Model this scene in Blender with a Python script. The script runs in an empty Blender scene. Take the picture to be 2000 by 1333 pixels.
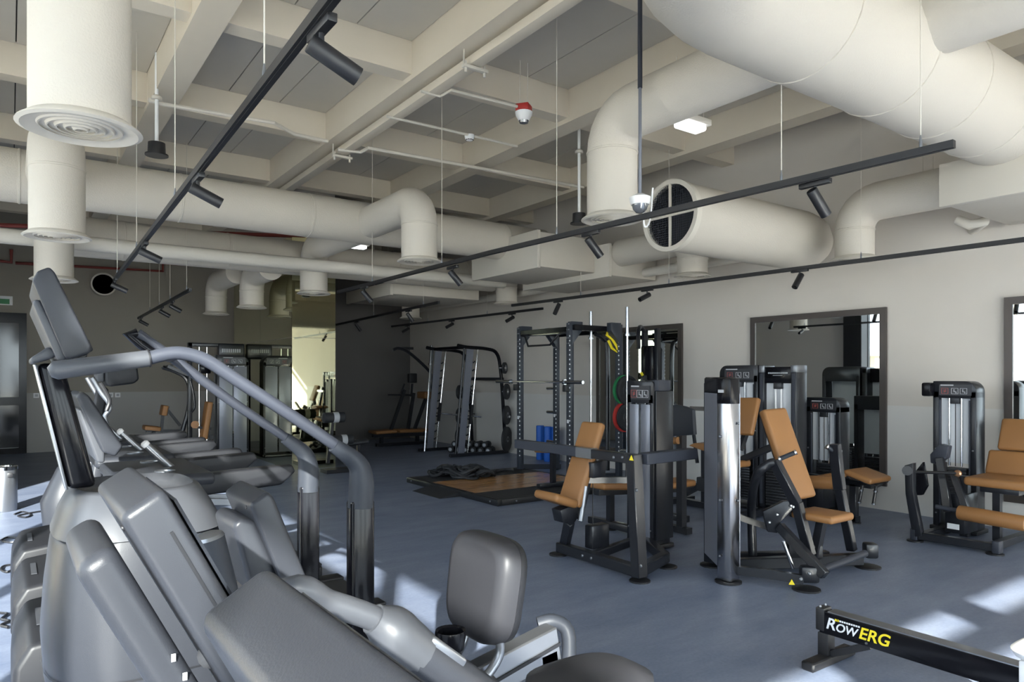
import bpy, bmesh, math, random
from mathutils import Vector as V, Matrix as M
random.seed(7)
SC = bpy.context.scene
COL = SC.collection
# ---------------------------------------------------------------- camera
F = 1370.0; HZ = 736.0; CZ = 1.55
TH = math.atan2(980.0, F); S_, C_ = math.sin(TH), math.cos(TH)
cam = bpy.data.cameras.new('camera'); cam.sensor_width = 36.0
cam.lens = F / 2000.0 * 36.0
cam.shift_y = (HZ - 666.5) / 2000.0
cam.clip_start = 0.02; cam.clip_end = 200
co = bpy.data.objects.new('camera', cam); COL.objects.link(co)
co.location = (0, 0, CZ); co.rotation_euler = (math.pi / 2, 0, -TH)
SC.camera = co
# ---------------------------------------------------------------- world, sun, exposure
SC.view_settings.view_transform = 'Standard'
SC.view_settings.look = 'None'
SC.view_settings.gamma = 1.0
SC.view_settings.use_curve_mapping = False
SC.view_settings.exposure = 0.52
SKY = 9.0; SUN = 48.0
w = bpy.data.worlds.new('world'); SC.world = w; w.use_nodes = True
bg = w.node_tree.nodes['Background']
bg.inputs[0].default_value = (0.84, 0.92, 1.0, 1); bg.inputs[1].default_value = SKY
SUN_DIR = V((0.47, 0.883, -0.41)).normalized()
sl = bpy.data.lights.new('sun', 'SUN'); sl.energy = SUN; sl.angle = math.radians(0.6)
sl.color = (1.0, 0.95, 0.87)
so = bpy.data.objects.new('sun', sl); COL.objects.link(so)
so.rotation_euler = SUN_DIR.to_track_quat('-Z', 'Y').to_euler(); so.location = (-8, -12, 9)
# room extents
XL, XR, YB, YD, YF = -2.2, 8.26, -6.0, 17.3, 16.0
ZC, ZB = 4.85, 4.48
def portal(name, loc, rot, sx, sy):
    l = bpy.data.lights.new(name, 'AREA'); l.shape = 'RECTANGLE'; l.size = sx; l.size_y = sy
    l.cycles.is_portal = True
    o = bpy.data.objects.new(name, l); COL.objects.link(o); o.location = loc; o.rotation_euler = rot
portal('portal_left', (XL - .3, 2.0, 2.05), (0, -math.pi / 2, 0), 4.0, 15.6)
portal('portal_back', (2.5, YB - .2, 1.95), (math.pi / 2, 0, 0), 9.2, 3.8)

# ---------------------------------------------------------------- pixel -> world
def ray(px, py):
    r = (px - 1000) / F; u = (HZ - py) / F
    return V((S_ + r * C_, C_ - r * S_, u))
def Z(px, py, z=0.0):
    d = ray(px, py); t = (z - CZ) / d.z; return V((d.x * t, d.y * t, z))
def AX(px, py, X):
    d = ray(px, py); t = X / d.x; return V((X, d.y * t, CZ + d.z * t))
def AY(px, py, Y):
    d = ray(px, py); t = Y / d.y; return V((d.x * t, Y, CZ + d.z * t))

# ---------------------------------------------------------------- materials
MAT = {}
def mat(name, rgb, rough=0.5, metal=0.0, noise=0.0, nscale=20, bump=0.0, bscale=200, emit=0.0, coat=0.0, spec=None):
    m = bpy.data.materials.new(name); m.use_nodes = True
    nt = m.node_tree; p = nt.nodes['Principled BSDF']
    p.inputs['Base Color'].default_value = (*rgb, 1)
    p.inputs['Roughness'].default_value = rough; p.inputs['Metallic'].default_value = metal
    if coat: p.inputs['Coat Weight'].default_value = coat; p.inputs['Coat Roughness'].default_value = .12
    if spec is not None: p.inputs['Specular IOR Level'].default_value = spec
    if emit:
        p.inputs['Emission Color'].default_value = (*rgb, 1); p.inputs['Emission Strength'].default_value = emit
    tc = None
    if noise or bump:
        tc = nt.nodes.new('ShaderNodeTexCoord')
    if noise:
        n = nt.nodes.new('ShaderNodeTexNoise'); n.inputs['Scale'].default_value = nscale; n.inputs['Detail'].default_value = 6
        r = nt.nodes.new('ShaderNodeMapRange'); r.inputs['To Min'].default_value = 1 - noise; r.inputs['To Max'].default_value = 1 + noise
        mx = nt.nodes.new('ShaderNodeVectorMath'); mx.operation = 'SCALE'; mx.inputs[0].default_value = rgb
        nt.links.new(tc.outputs['Object'], n.inputs['Vector']); nt.links.new(n.outputs['Fac'], r.inputs['Value'])
        nt.links.new(r.outputs['Result'], mx.inputs['Scale']); nt.links.new(mx.outputs[0], p.inputs['Base Color'])
    if bump:
        n2 = nt.nodes.new('ShaderNodeTexNoise'); n2.inputs['Scale'].default_value = bscale; n2.inputs['Detail'].default_value = 3
        b = nt.nodes.new('ShaderNodeBump'); b.inputs['Strength'].default_value = bump; b.inputs['Distance'].default_value = .01
        nt.links.new(tc.outputs['Object'], n2.inputs['Vector']); nt.links.new(n2.outputs['Fac'], b.inputs['Height'])
        nt.links.new(b.outputs['Normal'], p.inputs['Normal'])
    MAT[name] = m
    return m
mat('ceil_panel', (.50, .465, .405), .8, noise=.05, nscale=3)
mat('beam', (.64, .575, .475), .7, noise=.03, nscale=4)
mat('duct', (.55, .51, .445), .75, bump=.25, bscale=90)
mat('duct_trim', (.60, .56, .49), .6)
mat('grille', (.42, .39, .33), .7)
mat('pipe', (.60, .565, .50), .7, bump=.3, bscale=30)
mat('wall', (.60, .555, .50), .85, noise=.03, nscale=2, bump=.08, bscale=120)
mat('wainscot', (.63, .61, .575), .7, noise=.02, nscale=2)
mat('door_wall_shaded', (.30, .275, .235), .85, noise=.03, nscale=2)  # wall paint darkened: shade around the door put into the colour
mat('door_wainscot_shaded', (.37, .36, .34), .7, noise=.02, nscale=2)  # lower panel by the door, darkened for shade as well
mat('shaded_wall', (.13, .122, .115), .85, noise=.04, nscale=2)  # shade of the far end put into the wall's base colour
mat('white', (.8, .8, .8), .45)
mat('black', (.012, .012, .014), .42)
mat('gloss_black', (.006, .006, .008), .16, spec=.2)
mat('frame', (.013, .014, .018), .3, coat=.15, spec=.4)
mat('rack_blue', (.040, .046, .060), .4)
mat('grey_arm', (.030, .034, .043), .5, spec=.25)
mat('rail_grey', (.040, .044, .057), .42, spec=.25)
mat('shell', (.026, .028, .034), .36, bump=.05, bscale=500, spec=.28)
mat('shell_light', (.055, .058, .066), .38, spec=.35)
mat('shell_dark', (.013, .0135, .016), .45, spec=.3)
mat('silver', (.25, .26, .28), .34, metal=.85)
mat('chrome', (.75, .76, .78), .12, metal=1)
mat('brushed', (.42, .43, .46), .2, metal=1)
mat('shroud', (.21, .22, .26), .28, metal=.3)
mat('frosted', (.62, .64, .67), .45)
mat('stack', (.05, .052, .058), .4, metal=.5)
mat('orange', (.28, .130, .043), .5, bump=.12, bscale=350)
mat('grey_pad', (.028, .028, .032), .42, spec=.28)
mat('wood', (.42, .21, .085), .22, noise=.25, nscale=6)
mat('rubber', (.02, .021, .024), .6, bump=.2, bscale=250)
mat('blue_foam', (.015, .12, .52), .55)
mat('red', (.42, .03, .025), .5)
mat('red_pipe', (.20, .03, .022), .5)
mat('green', (.02, .20, .07), .5)
mat('yellow', (.85, .68, .02), .5)
mat('label', (.75, .76, .78), .5)
mat('print_red', (.30, .06, .05), .5)
mat('print_grey', (.42, .43, .45), .5)
mat('lamp', (.93, .96, 1.0), .4, emit=3.0)
mat('clear_dome', (.25, .26, .28), .08, metal=.6)
mat('mirror', (.86, .89, .87), .015, metal=1)
mat('mirror_green', (.60, .59, .40), .02, metal=1)
mat('mirror_frame', (.085, .072, .066), .4, metal=.4)
mat('mesh_dark', (.03, .03, .03), .7)
mat('screen', (.01, .011, .014), .08)
mat('exterior', (.58, .50, .38), .8, noise=.05)
mat('paving', (.42, .40, .36), .9, noise=.08, nscale=2)
mat('brass', (.45, .25, .14), .3, metal=.8)
def floor_mat():
    m = mat('floor', (.125, .142, .18), .5)
    nt = m.node_tree; p = nt.nodes['Principled BSDF']
    tc = nt.nodes.new('ShaderNodeTexCoord')
    mp = nt.nodes.new('ShaderNodeMapping'); mp.inputs['Scale'].default_value = (.8, 2.2, 1)
    n1 = nt.nodes.new('ShaderNodeTexNoise'); n1.inputs['Scale'].default_value = 1.6; n1.inputs['Detail'].default_value = 9; n1.inputs['Roughness'].default_value = .68
    n2 = nt.nodes.new('ShaderNodeTexNoise'); n2.inputs['Scale'].default_value = 55; n2.inputs['Detail'].default_value = 4
    cr = nt.nodes.new('ShaderNodeValToRGB'); e = cr.color_ramp.elements
    e[0].position = .32; e[0].color = (.122, .152, .228, 1); e[1].position = .70; e[1].color = (.215, .248, .330, 1)
    mx = nt.nodes.new('ShaderNodeMix'); mx.data_type = 'RGBA'; mx.blend_type = 'OVERLAY'; mx.inputs[0].default_value = .22
    nt.links.new(tc.outputs['Object'], mp.inputs['Vector']); nt.links.new(mp.outputs[0], n1.inputs['Vector'])
    nt.links.new(tc.outputs['Object'], n2.inputs['Vector']); nt.links.new(n1.outputs['Fac'], cr.inputs[0])
    nt.links.new(cr.outputs[0], mx.inputs[6]); nt.links.new(n2.outputs['Fac'], mx.inputs[7])
    nt.links.new(mx.outputs[2], p.inputs['Base Color'])
    b = nt.nodes.new('ShaderNodeBump'); b.inputs['Strength'].default_value = .12; b.inputs['Distance'].default_value = .005
    nt.links.new(n2.outputs['Fac'], b.inputs['Height']); nt.links.new(b.outputs[0], p.inputs['Normal'])
    p.inputs['Roughness'].default_value = .42
floor_mat()
def wood_mat():
    m = MAT['wood']; nt = m.node_tree; p = nt.nodes['Principled BSDF']
    tc = nt.nodes.new('ShaderNodeTexCoord'); mp = nt.nodes.new('ShaderNodeMapping'); mp.inputs['Scale'].default_value = (1, 14, 1)
    n = nt.nodes.new('ShaderNodeTexNoise'); n.inputs['Scale'].default_value = 3; n.inputs['Detail'].default_value = 8
    cr = nt.nodes.new('ShaderNodeValToRGB'); e = cr.color_ramp.elements
    e[0].position = .3; e[0].color = (.30, .14, .05, 1); e[1].position = .75; e[1].color = (.52, .29, .13, 1)
    nt.links.new(tc.outputs['Object'], mp.inputs[0]); nt.links.new(mp.outputs[0], n.inputs['Vector'])
    nt.links.new(n.outputs['Fac'], cr.inputs[0]); nt.links.new(cr.outputs[0], p.inputs['Base Color'])
wood_mat()
def glass_mat():
    m = bpy.data.materials.new('pane_glass'); m.use_nodes = True; nt = m.node_tree; nt.nodes.clear()
    o = nt.nodes.new('ShaderNodeOutputMaterial'); t = nt.nodes.new('ShaderNodeBsdfTransparent'); g = nt.nodes.new('ShaderNodeBsdfGlossy')
    g.inputs['Roughness'].default_value = .02; t.inputs[0].default_value = (.93, .95, .94, 1)
    mx = nt.nodes.new('ShaderNodeMixShader'); mx.inputs[0].default_value = .07
    nt.links.new(t.outputs[0], mx.inputs[1]); nt.links.new(g.outputs[0], mx.inputs[2]); nt.links.new(mx.outputs[0], o.inputs[0])
    MAT['glass'] = m
    m3 = m.copy(); m3.name = 'dimmed_glass'; MAT['dimmed_glass'] = m3  # tint added to the left panes to dim light from that side
    for n in m3.node_tree.nodes:
        if n.type == 'BSDF_TRANSPARENT': n.inputs[0].default_value = (.60, .62, .63, 1)
    m2 = m.copy(); m2.name = 'shroud_glass'
    for n in m2.node_tree.nodes:
        if n.type == 'BSDF_TRANSPARENT': n.inputs[0].default_value = (.72, .75, .80, 1)
        if n.type == 'MIX_SHADER': n.inputs[0].default_value = .14
    MAT['shroud_glass'] = m2
glass_mat()

# ---------------------------------------------------------------- mesh builder
class B:
    """collects shapes in world coordinates; one B becomes one mesh object"""
    def __init__(self): self.bm = bmesh.new()
    def _merge(self, t):
        me = bpy.data.meshes.new('t'); t.to_mesh(me); t.free(); self.bm.from_mesh(me); bpy.data.meshes.remove(me)
    def box(self, c, s, rz=0.0, bev=0.0, seg=2, mtx=None):
        t = bmesh.new(); bmesh.ops.create_cube(t, size=1.0)
        for v in t.verts: v.co = V((v.co.x * s[0], v.co.y * s[1], v.co.z * s[2]))
        if bev > 0: bmesh.ops.bevel(t, geom=t.edges[:], offset=min(bev, min(s) * .49), segments=seg, profile=.5, affect='EDGES')
        R = mtx if mtx is not None else M.Rotation(rz, 3, 'Z')
        for v in t.verts: v.co = R @ v.co + V(c)
        self._merge(t); return self
    def bb(self, lo, hi, bev=0.0, seg=2):
        lo, hi = V(lo), V(hi); d = hi - lo
        return self.box((lo + hi) / 2, (abs(d.x), abs(d.y), abs(d.z)), 0, bev, seg)
    def bar(self, p, q, wd, ht, up=(0, 0, 1), bev=0.0, seg=1, ext=0.0):
        p, q = V(p), V(q); d = q - p; L = d.length; x = d / L; u = V(up)
        y = u.cross(x)
        if y.length < 1e-3: y = V((0, 1, 0)).cross(x) if abs(x.y) < .9 else V((1, 0, 0)).cross(x)
        y.normalize(); z = x.cross(y)
        R = M((x, y, z)).transposed()
        return self.box((p + q) / 2, (L + 2 * ext, wd, ht), 0, bev, seg, R)
    def tube(self, pts, r, seg=10, caps=True):
        pts = [V(p) for p in pts]; n = len(pts); rs = r if isinstance(r, (list, tuple)) else [r] * n
        T = []
        for i in range(n):
            a = (pts[i] - pts[i - 1]).normalized() if i else (pts[1] - pts[0]).normalized()
            b = (pts[i + 1] - pts[i]).normalized() if i < n - 1 else a
            t = a + b
            T.append(t.normalized() if t.length > 1e-6 else a)
        u = T[0].orthogonal().normalized(); rings = []
        for i in range(n):
            u = (u - T[i] * u.dot(T[i])); u = u.normalized() if u.length > 1e-6 else T[i].orthogonal().normalized()
            v = T[i].cross(u)
            rings.append([self.bm.verts.new(pts[i] + (u * math.cos(2 * math.pi * k / seg) + v * math.sin(2 * math.pi * k / seg)) * rs[i]) for k in range(seg)])
        for i in range(n - 1):
            for k in range(seg):
                self.bm.faces.new((rings[i][k], rings[i][(k + 1) % seg], rings[i + 1][(k + 1) % seg], rings[i + 1][k]))
        if caps:
            self.bm.faces.new(rings[0][::-1]); self.bm.faces.new(rings[-1])
        return self
    def cyl(self, p, q, r, seg=16, r2=None): return self.tube([p, q], [r, r if r2 is None else r2], seg)
    def lathe(self, prof, c, seg=20, axis=(0, 0, 1), caps=True):
        ax = V(axis).normalized(); u = ax.orthogonal().normalized(); v = ax.cross(u); c = V(c); rings = []
        for r, h in prof:
            rings.append([self.bm.verts.new(c + ax * h + (u * math.cos(2 * math.pi * k / seg) + v * math.sin(2 * math.pi * k / seg)) * max(r, 1e-4)) for k in range(seg)])
        for i in range(len(rings) - 1):
            for k in range(seg):
                self.bm.faces.new((rings[i][k], rings[i][(k + 1) % seg], rings[i + 1][(k + 1) % seg], rings[i + 1][k]))
        if prof[0] == prof[-1]: caps = False
        if caps and prof[0][0] > 1e-3: self.bm.faces.new(rings[0][::-1])
        if caps and prof[-1][0] > 1e-3: self.bm.faces.new(rings[-1])
        return self
    def prism(self, pts, ext, bev=0.0, seg=2):
        """polygon of 3-D points swept by the vector ext"""
        t = bmesh.new(); e = V(ext)
        a = [t.verts.new(V(p)) for p in pts]; b = [t.verts.new(V(p) + e) for p in pts]; n = len(a)
        t.faces.new(a); t.faces.new(b[::-1])
        for i in range(n): t.faces.new((a[i], b[i], b[(i + 1) % n], a[(i + 1) % n]))
        bmesh.ops.recalc_face_normals(t, faces=t.faces[:])
        if bev > 0: bmesh.ops.bevel(t, geom=t.edges[:], offset=bev, segments=seg, profile=.5, affect='EDGES', clamp_overlap=True)
        self._merge(t); return self
    def ball(self, c, r, sc=(1, 1, 1), seg=14):
        t = bmesh.new(); bmesh.ops.create_uvsphere(t, u_segments=seg, v_segments=max(6, seg // 2), radius=r)
        for v in t.verts: v.co = V((v.co.x * sc[0], v.co.y * sc[1], v.co.z * sc[2])) + V(c)
        self._merge(t); return self
    def loft(self, rings, cap=True):
        R = [[self.bm.verts.new(V(p)) for p in ring] for ring in rings]; n = len(R[0])
        for i in range(len(R) - 1):
            for k in range(n): self.bm.faces.new((R[i][k], R[i][(k + 1) % n], R[i + 1][(k + 1) % n], R[i + 1][k]))
        if cap: self.bm.faces.new(R[0][::-1]); self.bm.faces.new(R[-1])
        return self
def arc(c, r, a0, a1, n, u, v):
    """points on an arc about c in the plane of unit vectors u, v"""
    c, u, v = V(c), V(u), V(v)
    return [c + u * (r * math.cos(a0 + (a1 - a0) * i / n)) + v * (r * math.sin(a0 + (a1 - a0) * i / n)) for i in range(n + 1)]
def smooth_path(pts, n=5):
    """Catmull-Rom through the points"""
    P_ = [V(p) for p in pts]; P_ = [P_[0] * 2 - P_[1]] + P_ + [P_[-1] * 2 - P_[-2]]; out = []
    for i in range(1, len(P_) - 2):
        for k in range(n):
            t = k / n; a, b, c, d = P_[i - 1], P_[i], P_[i + 1], P_[i + 2]
            out.append(.5 * ((2 * b) + (c - a) * t + (2 * a - 5 * b + 4 * c - d) * t * t + (3 * b - a - 3 * c + d) * t ** 3))
    out.append(P_[-2]); return out
def rootloc(o):
    while o.parent: o = o.parent
    return o.location
def part(name, b, m, parent=None, angle=40, label=None):
    me = bpy.data.meshes.new(name)
    bm = b.bm; off = V(rootloc(parent)) if parent else V((0, 0, 0))
    bmesh.ops.recalc_face_normals(bm, faces=bm.faces[:])
    if parent: 
        for v in bm.verts: v.co -= off
    bm.to_mesh(me); bm.free()
    me.materials.append(MAT[m])
    for p in me.polygons: p.use_smooth = True
    me.set_sharp_from_angle(angle=math.radians(angle))
    o = bpy.data.objects.new(name, me); COL.objects.link(o)
    if parent: o.parent = parent
    if label: o['label'] = label
    return o
def thing(name, label, cat, loc, group=None):
    o = bpy.data.objects.new(name, None); COL.objects.link(o); o.empty_display_size = .1
    o.location = loc; o['label'] = label; o['category'] = cat
    if group: o['group'] = group
    return o
def single(name, b, m, label, cat, group=None, angle=40):
    """a thing that is one mesh, its origin at its lowest middle"""
    co_ = [v.co for v in b.bm.verts]
    lo = V((min(c.x for c in co_), min(c.y for c in co_), min(c.z for c in co_))); hi = V((max(c.x for c in co_), max(c.y for c in co_), max(c.z for c in co_)))
    ctr = V(((lo.x + hi.x) / 2, (lo.y + hi.y) / 2, lo.z))
    for v in b.bm.verts: v.co -= ctr
    o = part(name, b, m, None, angle); o.location = ctr
    o['label'] = label; o['category'] = cat
    if group: o['group'] = group
    return o
def struct(name, b, m, label=None, parent=None):
    o = part(name, b, m, parent)
    if parent is None: o['kind'] = 'structure'
    if label: o['label'] = label
    return o
def share(o, loc, parent=None):
    c = o.copy(); COL.objects.link(c); c.location = loc
    if parent: c.parent = parent
    return c
# ================================================================ the setting
fl = struct('floor', B().bb((XL, YB, -.2), (XR, YD, 0)), 'floor', 'blue grey rubber gym floor')
struct('ground', B().bb((-60, -60, -.3), (60, 60, -.21)), 'paving')
# right wall with its paler lower panel and skirting
wr = struct('wall_right', B().bb((XR, YB, 0), (XR + .2, YF, ZC + .3)), 'wall', 'beige plaster wall hung with mirrors')
struct('wainscot_panel', B().bb((XR - .008, YB, .0), (XR + .01, YF - .001, 1.215)), 'wainscot', None, wr)
wf = struct('wall_far', B().bb((4.5, YF, 0), (XR, YF + .2, ZC + .3)), 'shaded_wall', 'far end wall behind the racks with shade painted in')
struct('wainscot_panel', B().bb((4.5, YF - .008, 0), (XR - .009, YF + .01, 1.215)), 'shaded_wall', None, wf)
wd = struct('wall_door', B().bb((XL, YD, 0), (4.6, YD + .2, ZC + .3)), 'door_wall_shaded', 'far wall with a glazed door')
struct('wainscot_panel', B().bb((XL, YD - .008, 0), (4.2, YD + .01, 1.215)), 'door_wainscot_shaded', None, wd)
struct('wall_side', B().bb((4.5, YF + .2, 0), (4.6, YD, ZC + .3)), 'wall')
# glazed left wall
LW0, LW1, LH = -5.8, 9.8, 4.27
b = B().bb((XL - .25, LW1, 0), (XL, YD + .2, ZC + .3)).bb((XL - .25, YB, LH), (XL, LW1, ZC + .3)).bb((XL - .25, YB, -.2), (XL, LW1, .06)).bb((XL - .25, YB - .2, 0), (XL, LW0, LH))
struct('wall_left', b, 'wall', 'window wall beside the cardio machines')
struct('column_dark', B().bb((XL - .02, 9.75, 0), (XL + .28, 10.25, ZB)), 'black', 'black column at the end of the window wall')
nb = 8; step = (LW1 - LW0) / nb
for i in range(nb):
    y0, y1 = LW0 + i * step, LW0 + (i + 1) * step
    fr = B()
    for yy in (y0 + .03, y1 - .03): fr.bb((XL - .15, yy - .03, .06), (XL - .05, yy + .03, LH))
    for zz, h in ((.09, .03), (3.735, .075), (LH - .03, .03)): fr.bb((XL - .15, y0, zz - h), (XL - .05, y1, zz + h))
    wo = struct('window_%d' % (i + 1), fr, 'black', 'tall dark framed window in the left wall')
    for z0, z1 in ((.12, 3.66), (3.81, LH - .06)):
        struct('pane', B().bb((XL - .106, y0 + .06, z0), (XL - .098, y1 - .06, z1)), 'dimmed_glass', None, wo)
struct('sun_block_fin', B().bb((XL - 1.9, 6.95, -.2), (XL - .26, 7.1, 6)), 'exterior', 'added fin blocking sun outside the windows')  # unseen fin, added only to keep sun off the farther floor
for q, (y0, y1, zz) in enumerate(((13, 22, 2.3), (23, 30, 3.2))):
    bo = thing('outbuilding', ('low beige building outside the windows', 'taller beige building further off outside the windows')[q], 'building', (-11, (y0 + y1) / 2, -.2))
    part('wall', B().bb((-13, y0, -.2), (-9, y1, zz)), 'exterior', bo)
    part('roof', B().bb((-13.2, y0 - .2, zz), (-8.8, y1 + .2, zz + .15)), 'white', bo)
# back wall, behind the camera: window with a clerestory slot
RX0, RX1, RH = -2.0, 7.0, 3.83
b = B().bb((XL, YB - .2, RH), (XR + .2, YB, ZC + .3)).bb((XL, YB - .2, 0), (XR + .2, YB, .06)).bb((XL, YB - .2, .06), (RX0, YB, RH)).bb((RX1, YB - .2, .06), (XR + .2, YB, RH))
struct('wall_back', b, 'wall', 'wall behind the photographer')
for i in range(6):
    xm = -.58 - 1.41 + 1.41 * i
    x0, x1 = max(RX0, xm - 0), min(RX1, xm + 1.41)
    fr = B().bb((x0 - .0, YB - .14, .06), (x0 + .17, YB - .04, RH)).bb((x1 - .17, YB - .14, .06), (x1, YB - .04, RH))
    fr.bb((x0, YB - .14, 3.57), (x1, YB - .04, 3.70)).bb((x0, YB - .14, .06), (x1, YB - .04, .13))
    wo = struct('window_%d' % (nb + 1 + i), fr, 'black', 'window in the back wall')
    struct('pane', B().bb((x0 + .17, YB - .1, .13), (x1 - .17, YB - .092, 3.57)), 'glass', None, wo)
    struct('pane', B().bb((x0 + .17, YB - .1, 3.70), (x1 - .17, YB - .092, RH)), 'glass', None, wo)
# ceiling: panels between a grid of painted beams
ce = struct('ceiling', B().bb((XL - .25, YB - .2, ZC + .02), (XR + .2, YD + .2, ZC + .3)), 'mesh_dark', 'coffered cream ceiling')
BX = [1.21 + 2.005 * k for k in range(-1, 4)]; BY = [6.19 + 2.32 * k for k in range(-5, 5)]
BW, CW = .26, .2
beam0 = None
for x in BX:
    struct('beam', B().bb((x, YB, ZB), (x + BW, YD, ZC + .02)), 'beam', None, ce)
xs = [XL] + BX; 
for i, x in enumerate(xs):
    xa = x + (BW if i else 0); xb = BX[i] if i < len(BX) else XR
    c0 = None; p0 = None
    for j, y in enumerate(BY):
        if c0 is None:
            c0 = struct('cross_beam', B().bb((xa, 0, ZB + .05), (xb, CW, ZC + .02)), 'beam', None, ce); c0.location = (0, y, 0)
        else: share(c0, (0, y, 0), ce)
    yy = [YB - CW] + BY
    npan = 3; wpan = (xb - xa) / npan
    for k in range(npan):
        p0 = None
        for j in range(len(yy)):
            ya = yy[j] + CW; yb = BY[j] if j < len(BY) else YD
            full = abs(yb - ya - 2.12) < .01
            if full and p0 is not None: share(p0, (0, ya, 0), ce)
            else:
                q = struct('ceiling_panel', B().bb((xa + k * wpan + .006, .008, ZC), (xa + (k + 1) * wpan - .006, yb - ya - .008, ZC + .03)), 'ceil_panel', None, ce)
                q.location = (0, ya, 0)
                if full: p0 = q
# mirrors on the right wall
def wall_mirror(n, pl, pr, top, bot, lab):
    z1 = AX(1734, 600.3, XR).z; z0 = AX(1733, 950.3, XR).z
    ya, yb = AX(pr, 700, XR).y, AX(pl, 700, XR).y
    f = .075; d = .045
    t = thing('wall_mirror', lab, 'mirror', (XR, (ya + yb) / 2, z0), 'tall framed mirrors on the right wall')
    part('glass', B().bb((XR - .03, ya + f, z0 + f), (XR - .012, yb - f, z1 - f)), 'mirror', t)
    for lo, hi in (((ya, z0), (ya + f, z1)), ((yb - f, z0), (yb, z1)), ((ya + f, z0), (yb - f, z0 + f)), ((ya + f, z1 - f), (yb - f, z1))):
        part('frame_rail', B().bb((XR - d, lo[0], lo[1]), (XR - .01, hi[0], hi[1])), 'mirror_frame', t)
wall_mirror(1, 1168, 1335, 0, 0, 'dark framed wall mirror behind the power rack')
wall_mirror(2, 1469, 1734, 0, 0, 'large dark framed wall mirror behind the orange padded machines')
wall_mirror(3, 1964, 2120, 0, 0, 'dark framed wall mirror cut by the right edge of the picture')
# mirrored column
t = thing('mirrored_column', 'column clad in green tinted mirror panels', 'column', (4.17, 13.4, 0))
for (z0, z1) in ((0, 2.2), (2.206, 3.9)):
    part('mirror_panel', B().bb((3.80, 11.606, z0), (3.82, 13.4, z1)), 'mirror_green', t)
    part('mirror_panel', B().bb((3.80, 13.406, z0), (3.82, 15.3, z1)), 'mirror_green', t)
    part('mirror_panel', B().bb((3.80, 11.58, z0), (4.55, 11.6, z1)), 'mirror_green', t)
part('core', B().bb((3.825, 11.605, 0), (4.55, 15.3, ZC)), 'wall', t)
# door and wall fittings on the far wall
dr = struct('door_1', B().bb((-1.3, YD - .1, 0), (-1.18, YD, AY(25, 612, YD).z)).bb((.14, YD - .1, 0), (.27, YD, AY(25, 612, YD).z)).bb((-1.18, YD - .1, AY(25, 632, YD).z), (.14, YD, AY(25, 612, YD).z)).bb((-1.18, YD - .1, AY(25, 792, YD).z), (.14, YD, AY(25, 776, YD).z)).bb((-1.18, YD - .1, 0), (.14, YD, .12)), 'gloss_black', 'black framed glazed door in the far wall')
for a, c in ((776, 632), (884, 792)):
    struct('pane', B().bb((-1.18, YD - .05, AY(25, a, YD).z), (.14, YD - .04, AY(25, c, YD).z)), 'screen', None, dr)
def plate(px, py, s, lab, m='white', name='wall_socket'):
    p = AY(px, py, YD - .012); tt = thing(name, lab, 'switch', (p.x, p.y, p.z - s / 2))
    part('plate', B().box(p, (s, .014, s), 0, .004), m, tt)
    part('insert', B().box(p + V((0, -.009, 0)), (s * .5, .006, s * .5), 0), 'print_grey', tt)
plate(71, 773, .1, 'white light switch plate beside the door', name='light_switch')
plate(216, 772, .1, 'left white socket of a pair on the far wall')
plate(230, 772, .1, 'right white socket of a pair on the far wall')
p = AY(3, 587, YD - .02)
t = thing('exit_sign', 'small green and white exit sign above the door', 'sign', (p.x, p.y, p.z - .1))
part('panel', B().box(p, (.36, .03, .18), 0, .005), 'white', t)
part('mark', B().box(p + V((.02, -.018, -.02)), (.22, .006, .1), 0), 'green', t)
p = AY(201, 557, YD - .05); r = .21
t = thing('wall_vent', 'round dark duct opening in the far wall', 'vent', (p.x, p.y, p.z - r))
part('rim', B().lathe([(r, 0), (r + .03, 0), (r + .03, .18), (r, .18), (r, 0)], p, 28, (0, -1, 0)), 'duct_trim', t)
part('grille', B().lathe([(.0, .1), (r, .1)], p, 28, (0, -1, 0)), 'mesh_dark', t)
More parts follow.
